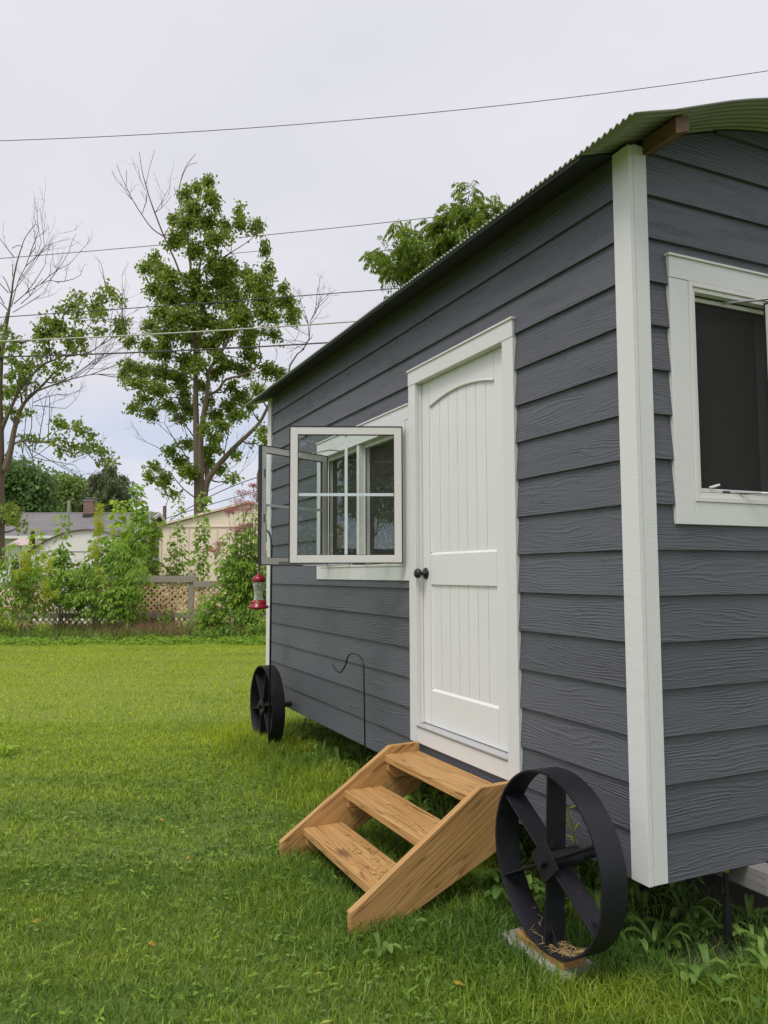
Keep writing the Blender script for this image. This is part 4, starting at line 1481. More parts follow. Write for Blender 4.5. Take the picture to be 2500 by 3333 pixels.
dead = [(90, 560, 0.5, -1, 2.0, 3), (130, 480, 0.6, -0.8, 1.6, 3), (185, 370, 0.6, -0.7, 1.3, 2), (210, 300, 0.4, -1, 1.0, 2), (290, 500, 0.7, -0.8, 1.3, 3), (360, 470, 0.7, -0.6, 1.2, 2),
        (400, 480, 0.9, 0.0, 0.9, 2), (180, 570, 0.5, -1, 1.3, 2), (60, 560, -0.6, -1, 1.4, 3), (30, 640, -0.5, -1, 1.3, 2), (150, 640, 0.7, -0.6, 1.2, 2), (95, 700, 0.9, -0.5, 1.3, 2), (100, 300, -0.6, -0.8, 1.2, 2),
        (420, 1210, 0.8, -0.5, 1.8, 3), (500, 1185, 0.8, -0.5, 1.8, 3), (600, 1160, 0.9, -0.3, 1.8, 3), (650, 1150, 0.9, -0.3, 1.6, 3), (700, 1145, 1.0, 0.1, 1.4, 2), (540, 1170, 0.7, -0.6, 1.7, 3),
        (720, 940, 0.5, -0.9, 1.4, 2), (800, 890, 0.2, -1, 1.3, 2), (660, 780, 0.9, -0.4, 1.0, 2), (200, 1625, 0.4, -1, 1.5, 3), (280, 1635, 0.2, -1, 1.6, 3), (350, 1640, -0.1, -1, 1.6, 2),
        (205, 1680, 0.9, 0.5, 1.8, 3), (232, 1740, 0.9, 0.1, 1.6, 3), (250, 1830, 0.7, 0.5, 1.0, 2), (240, 1350, 0.8, -0.3, 1.3, 2), (250, 1370, 0.9, 0.1, 1.0, 2), (760, 530, -0.2, -1, 0.8, 2)]
trace_tree('maple_tree', 'half-dead maple with bare upper twigs cut off by the left edge', 'tree', 27.0, 0, 700, 420 / 929, limbs, cl, dead, 'leaf_maple', 0.15, 0.060, -14, 23, depth_k=0.9)

# bare tree above the roof
limbs = [[(430, 640, 5), (455, 520, 4.5), (520, 420, 4), (575, 380, 3.5), (600, 320, 3), (625, 290, 2.5), (640, 120, 2), (680, 60, 1.5), (700, -160, 1)],
         [(560, 390, 4), (605, 330, 3), (625, 280, 2.6), (615, 130, 2), (560, -20, 1.4), (545, -80, 1)], [(620, 300, 2.6), (650, 270, 2), (655, 240, 1)],
         [(635, 130, 1.6), (690, 20, 1.3), (760, -50, 1), (800, -90, 0.7)], [(615, 150, 1.5), (570, 70, 1.2), (480, 60, 0.8)]]
dt_ = [(640, 120, 0.5, -1, 1.6, 3), (620, 150, -0.6, -0.8, 1.6, 3), (680, 60, 0.4, -1, 1.5, 2), (690, -20, 0.7, -0.7, 1.2, 2), (600, 320, -1, -0.2, 2.0, 3), (575, 380, -1, -0.3, 1.8, 3), (560, -20, -0.2, -1, 1.2, 2),
       (615, 250, -0.8, -0.5, 1.7, 3), (600, 330, -0.9, 0.3, 1.5, 2), (640, 150, 0.8, -0.6, 1.2, 2), (700, -150, 0.2, -1, 0.8, 1)]
r = np.random.default_rng(3)
D_ = 46.0
base = G(900, D_)
bt_ = thing('bare_tree', 'leafless thin tree rising behind the cabin roof right of the maple', 'tree', (base[0], base[1], 0))
tm, wm = MB(), MB()
k_ = D_ / FPX
limbs[0] = [(300, 2300, 9), (360, 1500, 8), (400, 900, 6.5)] + limbs[0]
for L in limbs:
    tm.tube([P(780 + x * 0.3617, 1000 + y * 0.3617, D_) for x, y, q in L], [max(0.013, q * 0.3617 * k_ * 1.5) for x, y, q in L], 6)
for x, y, dx, dy, L, lev in dt_:
    wm = MB()
    twigs(wm, P(780 + x * 0.3617, 1000 + y * 0.3617, D_), RT * dx - np.array([0, 0, 1.0]) * dy + FW * r.uniform(-.3, .3), L, 0.017, lev, r)
    obj('branch', wm, MAT['twig'], bt_)
obj('trunk', tm, MAT['twig'], bt_, smooth=True)


# walnut with feathery leaves behind the cabin: leaflets in pairs along drooping stalks
def compound(lv, mb, p, d, L, nl, ll, lw, r, droop=0.6, seed=0):
    """one pinnate leaf: stalk from p along d, nl pairs of leaflets"""
    d = unit(np.asarray(d, float))
    pts = [p]
    q = p
    for i in range(5):
        d = unit(d + np.array([0, 0, -droop * 0.18]))
        q = q + d * L / 5
        pts.append(q)
    pts = np.array(pts)
    if mb is not None:
        mb.tube(list(pts), list(np.linspace(0.0035, 0.0015, 6)), 3, cap=False)
    s = unit(np.cross(d, np.array([0, 0, 1.0]) + r.normal(0, 0.25, 3)))
    t = np.linspace(0.25, 1.0, nl)
    base = np.stack([np.interp(t * 5, range(6), pts[:, i]) for i in range(3)], 1)
    B = np.concatenate([base, base, pts[-1:]])
    Dv = np.concatenate([np.tile(s * 0.8 + d * 0.5, (nl, 1)), np.tile(-s * 0.8 + d * 0.5, (nl, 1)), d[None]]) + np.array([0, 0, -0.35]) + r.normal(0, 0.12, (2 * nl + 1, 3))
    lv.add(*leaf_quads(B, Dv, ll * r.uniform(0.8, 1.15, len(B)), lw * r.uniform(0.8, 1.2, len(B)), 0.2, seed, flat=0.25))


r = np.random.default_rng(31)
D_ = 17.0
base = G(1430, D_)
wt_ = thing('walnut_tree', 'feathery-leaved green tree peeking over the cabin roof', 'tree', (base[0], base[1], 0))
tm = MB()
top = P(1470, 800, D_)
tm.tube([base + np.array([0, 0, -0.1]), P(1440, 1500, D_), P(1450, 1100, D_), top], [0.13, 0.10, 0.07, 0.03], 8)
lv, stm = LV(), MB()
R7c = lambda x, y: (1100 + x * 0.36166, 550 + y * 0.36166)
wc = [(400, 790, 110, 70), (470, 870, 90, 60), (330, 770, 50, 40), (620, 560, 90, 80), (600, 660, 80, 70), (740, 600, 60, 60), (760, 700, 60, 70), (680, 780, 90, 70), (640, 920, 90, 70), (560, 900, 60, 60), (900, 490, 90, 50),
      (930, 570, 90, 70), (900, 660, 90, 70), (860, 780, 80, 60), (1000, 640, 70, 70), (1040, 330, 50, 60), (1050, 400, 60, 60), (1190, 200, 55, 45), (1210, 280, 80, 50), (1190, 380, 110, 60), (1220, 450, 90, 50), (1380, 310, 55, 40),
      (1370, 390, 60, 60), (1290, 470, 70, 40), (1190, 560, 60, 60), (1100, 610, 60, 60), (1260, 540, 60, 40), (790, 850, 60, 60), (1020, 460, 70, 40)]
for x, y, a, b in wc + [(x, y + dy, 120, 110) for x, y in ((600, 1250), (850, 1100), (1150, 1050), (1350, 900)) for dy in (0, 320, 640, 960, 1280)] + [(x, y, 150, 150) for x in (180, 330, 480, 620) for y in (1980, 2300, 2620, 2940)]:
    c = P(*R7c(x, y), D_ + r.uniform(-0.7, 0.7))
    kk = 0.36166 * D_ / FPX
    tm.tube(bez(P(1450, min(1700, R7c(x, y)[1] + 250), D_), c, -0.1, 5), [0.03, 0.025, 0.02, 0.014, 0.008], 5, cap=False)
    for i in range(max(8, int(a * b / 200))):
        v = r.normal(0, 0.5, 3)
        p = c + RT * v[0] * a * kk + np.array([0, 0, 1.0]) * v[1] * b * kk + FW * v[2] * 0.4
        dd = r.normal(0, 1, 3) * np.array([1, 1, 0.35]) + np.array([0, 0, 0.25])
        compound(lv, stm, p, dd, 0.34, 6, 0.115, 0.050, r, 1.6, int(r.integers(1e6)))
obj('trunk', tm, MAT['bark'], wt_, smooth=True)
obj('leaf_stalks', stm, MAT['stem_green'], wt_)
lv.build('crown', MAT['leaf_walnut'], wt_)


# rounder trees further off
def blob_tree(name, label, px, D, clusters, leafm, lsize, n, seed, trunk_r=0.25, conifer=False):
    """clusters in photo pixels (px,py,rx,ry)"""
    r = np.random.default_rng(seed)
    base = G(px, D)
    t = thing(name, label, 'tree', (base[0], base[1], 0))
    k = D / FPX
    tm = MB()
    topy = min(c[1] for c in clusters)
    tp = P(px, topy, D)
    tm.tube([base + np.array([0, 0, -0.2]), base * 0.5 + tp * 0.5, tp], [trunk_r, trunk_r * 0.7, 0.04], 8)
    lv = LV()
    tot = sum(c[2] * c[3] for c in clusters)
    for (x, y, rx, ry) in clusters:
        c = P(x, y, D + r.uniform(-1, 1) * rx * k * 0.5)
        tm.tube(bez(P(px, min(y + 60, 1840), D), c, -0.2, 4), [trunk_r * 0.35, trunk_r * 0.25, 0.05, 0.03], 5, cap=False)
        nl = int(n * rx * ry / tot)
        if conifer:
            nb = max(6, nl // 26)
            for b in range(nb):
                v = r.normal(0, 0.55, 3)
                p = c + RT * v[0] * rx * k + np.array([0, 0, 1.0]) * v[1] * ry * k + FW * v[2] * rx * k
                m = 26
                tt = r.uniform(0, 1, m)
                out_ = unit(p - (P(px, y, D)) + r.normal(0, 0.3, 3))
                q = p + np.outer(tt, out_ * 0.5 + np.array([0, 0, -0.75])) * 1.0 + r.normal(0, 0.06, (m, 3))
                lv.add(*leaf_quads(q, r.normal(0, 0.5, (m, 3)) + np.array([0, 0, -1.0]), lsize * 1.3, lsize * 0.32, 0.1, int(r.integers(1e6))))
        else:
            ns = max(5, nl // 22)
            v = r.normal(0, 1, (ns, 3))
            v = unit(v) * (r.uniform(0.2, 1, (ns, 1)) ** 0.5)
            cen = c + np.outer(v[:, 0], RT) * rx * k + np.outer(v[:, 1], [0, 0, 1.0]) * ry * k + np.outer(v[:, 2], FW) * rx * k
            ci = r.integers(0, ns, nl)
            pos = cen[ci] + r.normal(0, 1, (nl, 3)) * np.array([0.34, 0.34, 0.20]) * (D / 60 + 0.3)
            lv.add(*leaf_quads(pos, r.normal(0, 1, (nl, 3)) + np.array([0, 0, -0.6]), lsize * r.uniform(0.7, 1.2, nl), lsize * 0.6, 0.2, seed + int(x)))
    obj('trunk', tm, MAT['bark'], t, smooth=True)
    lv.build('crown', MAT[leafm], t)
    return t


blob_tree('broadleaf_tree', 'dark round-crowned tree standing behind the grey-roofed house, at left', 80, 56.0,
          [(60, 1560, 50, 50), (110, 1570, 45, 45), (40, 1620, 50, 50), (100, 1640, 55, 55), (20, 1700, 60, 60), (90, 1710, 60, 50), (135, 1600, 25, 30), (140, 1660, 28, 40), (70, 1530, 40, 24), (20, 1560, 40, 40), (60, 1770, 70, 50), (-40, 1620, 60, 80)],
          'leaf_dark', 0.36, 17000, 41)
blob_tree('broadleaf_tree', 'lighter green bushy tree behind the brick chimney', 205, 62.0,
          [(215, 1575, 36, 26), (240, 1590, 28, 26), (180, 1590, 30, 26), (200, 1625, 50, 36), (160, 1640, 34, 36), (255, 1630, 20, 30), (215, 1670, 60, 40), (160, 1690, 40, 36), (230, 1720, 60, 40), (260, 1590, 16, 18), (150, 1610, 20, 20)],
          'leaf_maple_far', 0.36, 13000, 43)
blob_tree('spruce_tree', 'dark drooping spruce standing between chimney and tall maple', 345, 60.0,
          [(355, 1530, 24, 20), (345, 1560, 36, 24), (320, 1545, 12, 12), (360, 1590, 48, 26), (320, 1600, 34, 30), (390, 1560, 20, 20), (400, 1600, 18, 30), (300, 1630, 24, 30), (345, 1640, 55, 34), (395, 1650, 26, 30), (310, 1670, 34, 30), (370, 1690, 50, 34)],
          'leaf_spruce', 0.30, 15000, 47, conifer=True)
# tree behind the photographer, mirrored in the open window pane
rd = np.array([0.925, -0.34, 0.0])
bp = CAM[:2] + rd[:2] * 17.0
r = np.random.default_rng(77)
mt = thing('garden_tree', 'leafy tree mirrored in the glass of the open window sash', 'tree', (bp[0], bp[1], 0))
tm = MB().tube([(bp[0], bp[1], -0.1), (bp[0], bp[1], 3.0), (bp[0] + 0.3, bp[1], 6.5)], [0.3, 0.24, 0.08], 8)
lv = LV()
for i in range(60):
    v = unit(r.normal(0, 1, 3)) * r.uniform(0.3, 1.0)
    c = np.array([bp[0], bp[1], 4.4]) + v * np.array([4.6, 4.6, 3.7])
    tm.tube(bez((bp[0], bp[1], 3.0 + 2.0 * r.random()), c, 0.2, 4), [0.08, 0.05, 0.03, 0.01], 5, cap=False)
    nl = 190
    lv.add(*leaf_quads(c + r.normal(0, 0.5, (nl, 3)), r.normal(0, 1, (nl, 3)), 0.2, 0.14, 0.2, 900 + i))
obj('trunk', tm, MAT['bark'], mt, smooth=True)
lv.build('crown', MAT['leaf_maple'], mt)

# ================================================================== BUILDINGS BEYOND THE FENCE
FWh = np.array([-sy_, cy_, 0.0])


def frame_at(px, D, turn=0.0):
    """local frame: x to the right of the picture, y away, z up, origin on the ground"""
    o = G(px, D)
    c, s = math.cos(turn), math.sin(turn)
    u = RT0 * c + FWh * s
    v = -RT0 * s + FWh * c
    return Matrix(((u[0], v[0], 0, o[0]), (u[1], v[1], 0, o[1]), (0, 0, 1, 0.0), (0, 0, 0, 1))), o


def uvgrid(o, su, sv):
    me = o.data
    uv = me.uv_layers.new(name='UVMap')
    for p in me.polygons:
        for li, u in zip(p.loop_indices, su(p)):
            uv.data[li].uv = u


# cream metal shed
T, o = frame_at(515, 23.5)
sh = thing('metal_shed', 'cream ribbed metal shed behind the lattice fence under the tall maple', 'shed', o)
k = 23.5 / FPX
e0 = H + 1.465
rise = 0.26
w_ = 5.4
wl_ = MB(T)
wl_.box(0, w_, 0.03, 3.2, 0, e0 - 0.02)
wl_.prism([(0.0, e0 - 0.02), (w_, e0 - 0.02), (w_ / 2, e0 - 0.02 + rise * w_ / 2)], 1, 0.03, 3.2)
obj('wall', wl_, MAT['cream_metal'], sh)
rb = MB(T)
x = 0.29
while x < w_:
    rb.box(x - 0.012, x + 0.012, 0.012, 0.0295, 0.02, e0 - 0.045)
    x += 0.29
obj('wall_ribs', rb, MAT['cream_trim'], sh)
rb = MB(T)
rb.box(0, w_, 0.004, 0.0298, e0 - 0.04, e0 - 0.005)
rb.box(-0.012, 0.05, 0.002, 0.0299, 0.0, e0 - 0.045)
obj('trim', rb, MAT['cream_trim'], sh)
rf = MB(T)
for s in (0, 1):
    a = [(-0.10, e0 - 0.026), (w_ / 2, e0 + rise * w_ / 2 + 0.0), (w_ / 2, e0 + rise * w_ / 2 + 0.07), (-0.10, e0 + 0.045)]
    if s:
        a = [(w_ - x_, z_) for x_, z_ in a][::-1]
    rf.prism(a, 1, -0.07, 3.3)
obj('roof', rf, MAT['cream_trim'], sh)

# white shed with rounded roof
D_ = 23.0
k = D_ / FPX
T, o = frame_at(93, D_)
ws = thing('metal_shed', 'white shed with a rounded roof half hidden behind the leafy bushes', 'shed', o)
zz_ = lambda y: H + (1864 - y) * k
xx_ = lambda x: (x - 93) * k
pr = [(93, 1789), (120, 1768), (150, 1750), (200, 1729), (240, 1721), (271, 1718), (300, 1719), (335, 1725), (360, 1733), (377, 1741)]
poly = [(xx_(a), zz_(b)) for a, b in pr]
obj('wall', MB(T).prism([(0, 0.0)] + [(xx_(377), 0.0)] + poly[::-1], 1, 0.0, 2.6), MAT['white_metal'], ws)
rf = MB(T)
for (a, b), (c, d) in zip(poly[:-1], poly[1:]):
    rf.add([(a, -0.08, b + 0.004), (c, -0.08, d + 0.004), (c, 2.7, d + 0.004), (a, 2.7, b + 0.004), (a, -0.08, b + 0.03), (c, -0.08, d + 0.03), (c, 2.7, d + 0.03), (a, 2.7, b + 0.03)],
           [(0, 1, 5, 4), (4, 5, 6, 7), (0, 3, 2, 1), (3, 7, 6, 2)])
obj('roof', rf, MAT['brown_metal'], ws)
obj('seam', MB(T).box(0.01, xx_(377) - 0.01, -0.012, -0.001, zz_(1790), zz_(1787)), MAT['grey_board'], ws)

# house
T, o = frame_at(404, 33.0)
hs = thing('house', 'single-storey house with grey shingle roof and brick chimney at far left', 'house', o)
ez, rz, hw, ln = H + 1.66, H + 2.93, 4.0, 15.0
hw_ = MB(T)
hw_.box(-ln, 0, 0.35, 2 * hw - 0.35, 0, ez - 0.05)
obj('wall', hw_, MAT['house_white'], hs)
ga = MB(T)
ga.prism([(0.35, 0.0), (2 * hw - 0.35, 0.0), (2 * hw - 0.35, ez - 0.04), (hw, rz - 0.12), (0.35, ez - 0.04)], 0, 0.002, 0.12)
obj('gable_wall', ga, MAT['brick_brown'], hs)
rf = MB(T)
rf.add([(-ln, -0.05, ez), (0.25, -0.05, ez), (0.25, hw, rz), (-ln, hw, rz), (-ln, -0.05, ez - 0.1), (0.25, -0.05, ez - 0.1), (0.25, hw, rz - 0.1), (-ln, hw, rz - 0.1)],
       [(0, 1, 2, 3), (4, 7, 6, 5), (1, 5, 6, 2), (0, 4, 5, 1), (0, 3, 7, 4)])
rf.add([(-ln, 2 * hw + 0.05, ez), (0.25, 2 * hw + 0.05, ez), (0.25, hw + 0.001, rz), (-ln, hw + 0.001, rz), (-ln, 2 * hw + 0.05, ez - 0.1), (0.25, 2 * hw + 0.05, ez - 0.1), (0.25, hw + 0.001, rz - 0.1), (-ln, hw + 0.001, rz - 0.1)],
       [(3, 2, 1, 0), (5, 6, 7, 4), (2, 6, 5, 1), (1, 5, 4, 0), (4, 7, 3, 0)])
ro = obj('roof', rf, MAT['shingles'], hs)
Ti = T.inverted()


def suv(p):
    res = []
    for vi in p.vertices:
        q = Ti @ Vector(ro.data.vertices[vi].co)
        res.append((q.x, math.hypot(q.y, q.z - ez) if q.y < hw else q.y))
    return res


uvgrid(ro, suv, None)
rk = MB(T)
for y0, y1 in ((-0.05, hw), (2 * hw + 0.05, hw)):
    rk.add([(0.255, y0, ez - 0.14), (0.255, y1, rz - 0.14), (0.255, y1, rz + 0.03), (0.255, y0, ez + 0.03), (0.29, y0, ez - 0.14), (0.29, y1, rz - 0.14), (0.29, y1, rz + 0.03), (0.29, y0, ez + 0.03)],
           [(0, 3, 2, 1), (4, 5, 6, 7), (0, 1, 5, 4), (2, 3, 7, 6), (0, 4, 7, 3), (1, 2, 6, 5)])
obj('rake_board', rk, MAT['house_white'], hs)
obj('gutter', MB(T).box(-ln, 0.25, -0.19, -0.055, ez - 0.12, ez - 0.005), MAT['house_white'], hs)
obj('ridge_cap', MB(T).box(-ln, 0.25, hw - 0.1, hw + 0.1, rz - 0.02, rz + 0.035), MAT['grey_board'], hs)
cx = (265 - 404) * 35.4 / FPX - 0.9
ch = MB(T)
ch.box(cx - 0.22, cx + 0.22, hw - 0.85, hw - 0.35, rz - 0.30, rz + 0.52)
chm = obj('chimney', ch, MAT['brick_red'], hs)
obj('chimney_cap', MB(T).box(cx - 0.25, cx + 0.25, hw - 0.88, hw - 0.32, rz + 0.525, rz + 0.565), MAT['grey_board'], chm)
obj('rain_cover', MB(T).box(cx - 0.18, cx + 0.26, hw - 0.88, hw - 0.32, rz + 0.66, rz + 0.675).box(cx - 0.02, cx + 0.02, hw - 0.62, hw - 0.58, rz + 0.566, rz + 0.659), MAT['steel_grey'], chm)
obj('flashing', MB(T).box(cx - 0.24, cx + 0.24, hw - 0.88, hw - 0.855, rz - 0.42, rz - 0.10), MAT['dark_cap'], chm)
wd = MB(T)
for x in (-9.5, -5.0):
    w1 = obj('window', MB(T).box(x, x + 1.2, 0.33, 0.349, 1.0, 2.2), MAT['gasket_black'], hs)
# small brown-roofed outbuilding right of the bushes
T, o = frame_at(430, 27.0)
ob = thing('outbuilding', 'low outbuilding with brown corrugated roof between white and cream sheds', 'shed', o)
obj('wall', MB(T).box(0.0, 1.7, 0.1, 2.0, 0, H + 0.80), MAT['grey_board'], ob)
rf = MB(T)
for i in range(17):
    x = -0.1 + i * 0.11
    rf.add([(x, -0.05, H + 0.82), (x + 0.10, -0.05, H + 0.82), (x + 0.10, 2.1, H + 1.25), (x, 2.1, H + 1.25), (x + 0.03, -0.05, H + 0.86), (x + 0.07, -0.05, H + 0.86), (x + 0.07, 2.1, H + 1.29), (x + 0.03, 2.1, H + 1.29)],
           [(0, 1, 5, 4), (4, 5, 6, 7), (1, 2, 6, 5), (0, 4, 7, 3), (2, 3, 7, 6), (0, 3, 2, 1)])
obj('roof', rf, MAT['brown_metal'], ob)
# pink-topped garden gazebo and a small cypress, far left
T, o = frame_at(60, 29.0)
gzb = thing('garden_canopy', 'pale pink garden canopy below the house eave at far left', 'canopy', o)
k = 29.0 / FPX
cz0, cz1 = H + (1864 - 1768) * k, H + (1864 - 1742) * k
cn = MB(T)
cn.add([(-0.55, 0, cz0), (0.55, 0, cz0), (0.55, 1.1, cz0), (-0.55, 1.1, cz0), (-0.2, 0.35, cz1), (0.3, 0.35, cz1), (0.3, 0.75, cz1), (-0.2, 0.75, cz1)],
       [(0, 1, 5, 4), (1, 2, 6, 5), (2, 3, 7, 6), (3, 0, 4, 7), (4, 5, 6, 7), (3, 2, 1, 0)])
obj('canopy_top', cn, MAT['canvas_pink'], gzb)
for x in (-0.5, 0.5):
    for y in (0.05, 1.05):
        obj('post', MB(T).box(x - 0.025, x + 0.025, y - 0.025, y + 0.025, 0, cz0 - 0.001), MAT['post_grey'], gzb)
r = np.random.default_rng(9)
b = G(97, 28.0)
cyp = thing('cypress_shrub', 'small dark pointed cypress beside the pink canopy', 'shrub', b)
hh = H + (1864 - 1735) * 28.0 / FPX
n = 2600
t_ = r.uniform(0, 1, n) ** 0.8
rr_ = 0.24 * (1 - t_) ** 0.7 * r.uniform(0.5, 1, n) ** 0.5
an = r.uniform(0, 6.283, n)
pos = np.c_[b[0] + rr_ * np.cos(an), b[1] + rr_ * np.sin(an), 0.1 + t_ * hh]
lv = LV()
lv.add(*leaf_quads(pos, np.c_[np.cos(an) * 0.5, np.sin(an) * 0.5, np.ones(n)], 0.12, 0.035, 0.1, 3))
lv.build('crown', MAT['leaf_spruce'], cyp)
obj('trunk', MB().tube([b, b + np.array([0, 0, hh * 0.9])], [0.04, 0.01], 6), MAT['bark'], cyp)

# poles
b = G(214, 29.0)
ztop = H + (1864 - 1620) * 29 / FPX
pm = MB().tube([b, (b[0], b[1], ztop)], 0.052, 10)
tag(obj('pole', pm, MAT['post_grey']), 'plain grey post standing in front of the grey roof', 'pole')
b = G(531, 60.0)
pm = MB().tube([b, (b[0], b[1], H + (1864 - 1640) * 60 / FPX)], 0.14, 10)
tag(obj('utility_pole', pm, MAT['pole_brown']), 'short utility pole beyond the gable left of the cream shed', 'pole')
D_ = 62.0
b = G(838, D_)
up_ = thing('utility_pole', 'distant brown utility pole just left of the open window sash', 'pole', b)
zt3 = H + (1864 - 1532) * D_ / FPX
obj('shaft', MB().tube([b, (b[0], b[1], zt3)], [0.20, 0.15], 10), MAT['pole_brown'], up_)
obj('insulator', MB().tube([(b[0], b[1], zt3), (b[0], b[1], zt3 + 0.25)], 0.07, 8), MAT['iron_black'], up_)


def wire(name, label, pts, D, rpx, m, D2=None):
    D2 = D2 or D
    ps = []
    n = len(pts)
    xs_ = [p[0] for p in pts]
    ys_ = [p[1] for p in pts]
    c = np.polyfit(xs_, ys_, min(2, n - 1))
    for x in np.linspace(xs_[0] - (600 if xs_[0] < 0 else 0), xs_[-1] + (500 if xs_[-1] > 1200 else 0), 34):
        f = 0.0
        ps.append(P(x, float(np.polyval(c, x)), D + (D2 - D) * f))
    tag(obj(name, MB().tube(ps, rpx * D / FPX, 5), MAT[m], smooth=True), label, 'wire', 'overhead wires')


wire('overhead_wire', 'highest thin wire crossing the open sky above the cabin roof', [(-80, 461), (0, 457), (663, 427), (1115, 395), (1507, 354), (2500, 230), (2600, 216)], 16, 1.3, 'wire_grey')
wire('overhead_wire', 'thin wire passing behind the top of the tall maple', [(-80, 848), (0, 840), (500, 800), (1100, 741), (1660, 677), (1900, 650)], 44, 1.3, 'wire_grey')
wire('overhead_wire', 'dark wire crossing the middle of the tall maple, above the pale wire', [(-80, 1040), (0, 1031), (600, 990), (1100, 955), (1310, 938), (1500, 922)], 24, 1.6, 'wire_dark')
wire('overhead_wire', 'pale twisted wire between two dark wires across the maple', [(-80, 1114), (0, 1110), (360, 1096), (760, 1072), (1165, 1046), (1400, 1028)], 24, 2.5, 'wire_pale')
wire('overhead_wire', 'thick dark double wire lowest of those crossing the maple', [(-80, 1164), (0, 1161), (360, 1150), (760, 1134), (1085, 1114), (1300, 1100)], 24, 2.6, 'wire_dark')
wire('overhead_wire', 'far thin wire descending left from the distant pole past the maple trunk', [(560, 1690), (690, 1606), (760, 1590), (838, 1551)], 61, 1.5, 'wire_dark')
wire('overhead_wire', 'lowest far thin wire running above the cream shed roof', [(540, 1688), (690, 1640), (780, 1615), (838, 1598)], 61, 1.3, 'wire_dark')

# ================================================================== LATTICE FENCE
DF = 19.5
T, o = frame_at(-80, DF)
fn = thing('lattice_fence', 'weathered wooden fence with tan lattice panels behind the bushes', 'fence', o)
kf = DF / FPX
sx2 = lambda px: (px + 80) * kf
posts = [-55, 309, 621, 933, 1245]
for q in posts:
    obj('post', MB(T).box(sx2(q) - 0.065, sx2(q) + 0.065, -0.07, 0.07, -0.1, H + (1864 - 1858) * kf), MAT['post_wood'], fn, 0.004)


def lattice(mb, x0, x1, z0, z1, y, sp=0.15, w=0.036):
    for s, yy in ((1, y), (-1, y + 0.009)):
        a = x0 - (z1 - z0)
        while a < x1 + (z1 - z0):
            # strip centre line z = z0 + s*(x - a)
            half = w * 0.7071
            lines = []
            pl = []
            # clip band to rectangle: sample polygon by x at z0 and z1
            xa0, xa1 = (a, a + (z1 - z0)) if s > 0 else (a + (z1 - z0), a)
            quad = [(xa0 - half, z0), (xa0 + half, z0), (xa1 + half, z1), (xa1 - half, z1)]
            def clip(poly, xv, keep):
                res = []
                for i in range(len(poly)):
                    p, q_ = poly[i], poly[(i + 1) % len(poly)]
                    ip, iq = keep(p[0]), keep(q_[0])
                    if ip:
                        res.append(p)
                    if ip != iq:
                        t = (xv - p[0]) / (q_[0] - p[0])
                        res.append((xv, p[1] + t * (q_[1] - p[1])))
                return res
            quad = clip(quad, x0, lambda v: v >= x0)
            if quad:
                quad = clip(quad, x1, lambda v: v <= x1)
            if len(quad) >= 3:
                mb.prism(quad, 1, yy, yy + 0.0075)
            a += sp
    return mb


rails = [(-55, 309, 1887, 1902), (309, 621, 1869, 1890), (621, 933, 1886, 1906), (933, 1245, 1886, 1906)]
for a, b, yt, yb in rails:
    x0, x1 = sx2(a) + 0.07, sx2(b) - 0.07
    z1 = H + (1864 - yt) * kf
    z0 = H + (1864 - yb) * kf
    if a == 309:
        x1 += 0.18
    obj('top_rail', MB(T).box(x0, x1, -0.115, -0.0755, z0, z1), MAT['rail_wood'], fn, 0.003)
    zm1, zm0 = H + (1864 - 1988) * kf, H + (1864 - 2005) * kf
    obj('middle_rail', MB(T).box(sx2(a) + 0.07, sx2(b) - 0.07, -0.112, -0.0755, zm0, zm1), MAT['rail_wood'], fn, 0.003)
    obj('lattice_panel', lattice(MB(T), sx2(a) + 0.07, sx2(b) - 0.07, zm1 + 0.005, z0 + 0.03, -0.055), MAT['lattice_tan'], fn)
    obj('lattice_panel', lattice(MB(T), sx2(a) + 0.07, sx2(b) - 0.07, 0.05, zm0 + 0.02, -0.055), MAT['lattice_tan'], fn)

# loose plank on the ground
T, o = frame_at(620, 18.9, 0.05)
tag(obj('plank', MB(T).box(-0.52, 0.55, -0.06, 0.06, 0.10, 0.145), MAT['plank_wood'], None, 0.003), 'pale loose plank lying at the foot of the lattice fence', 'plank')


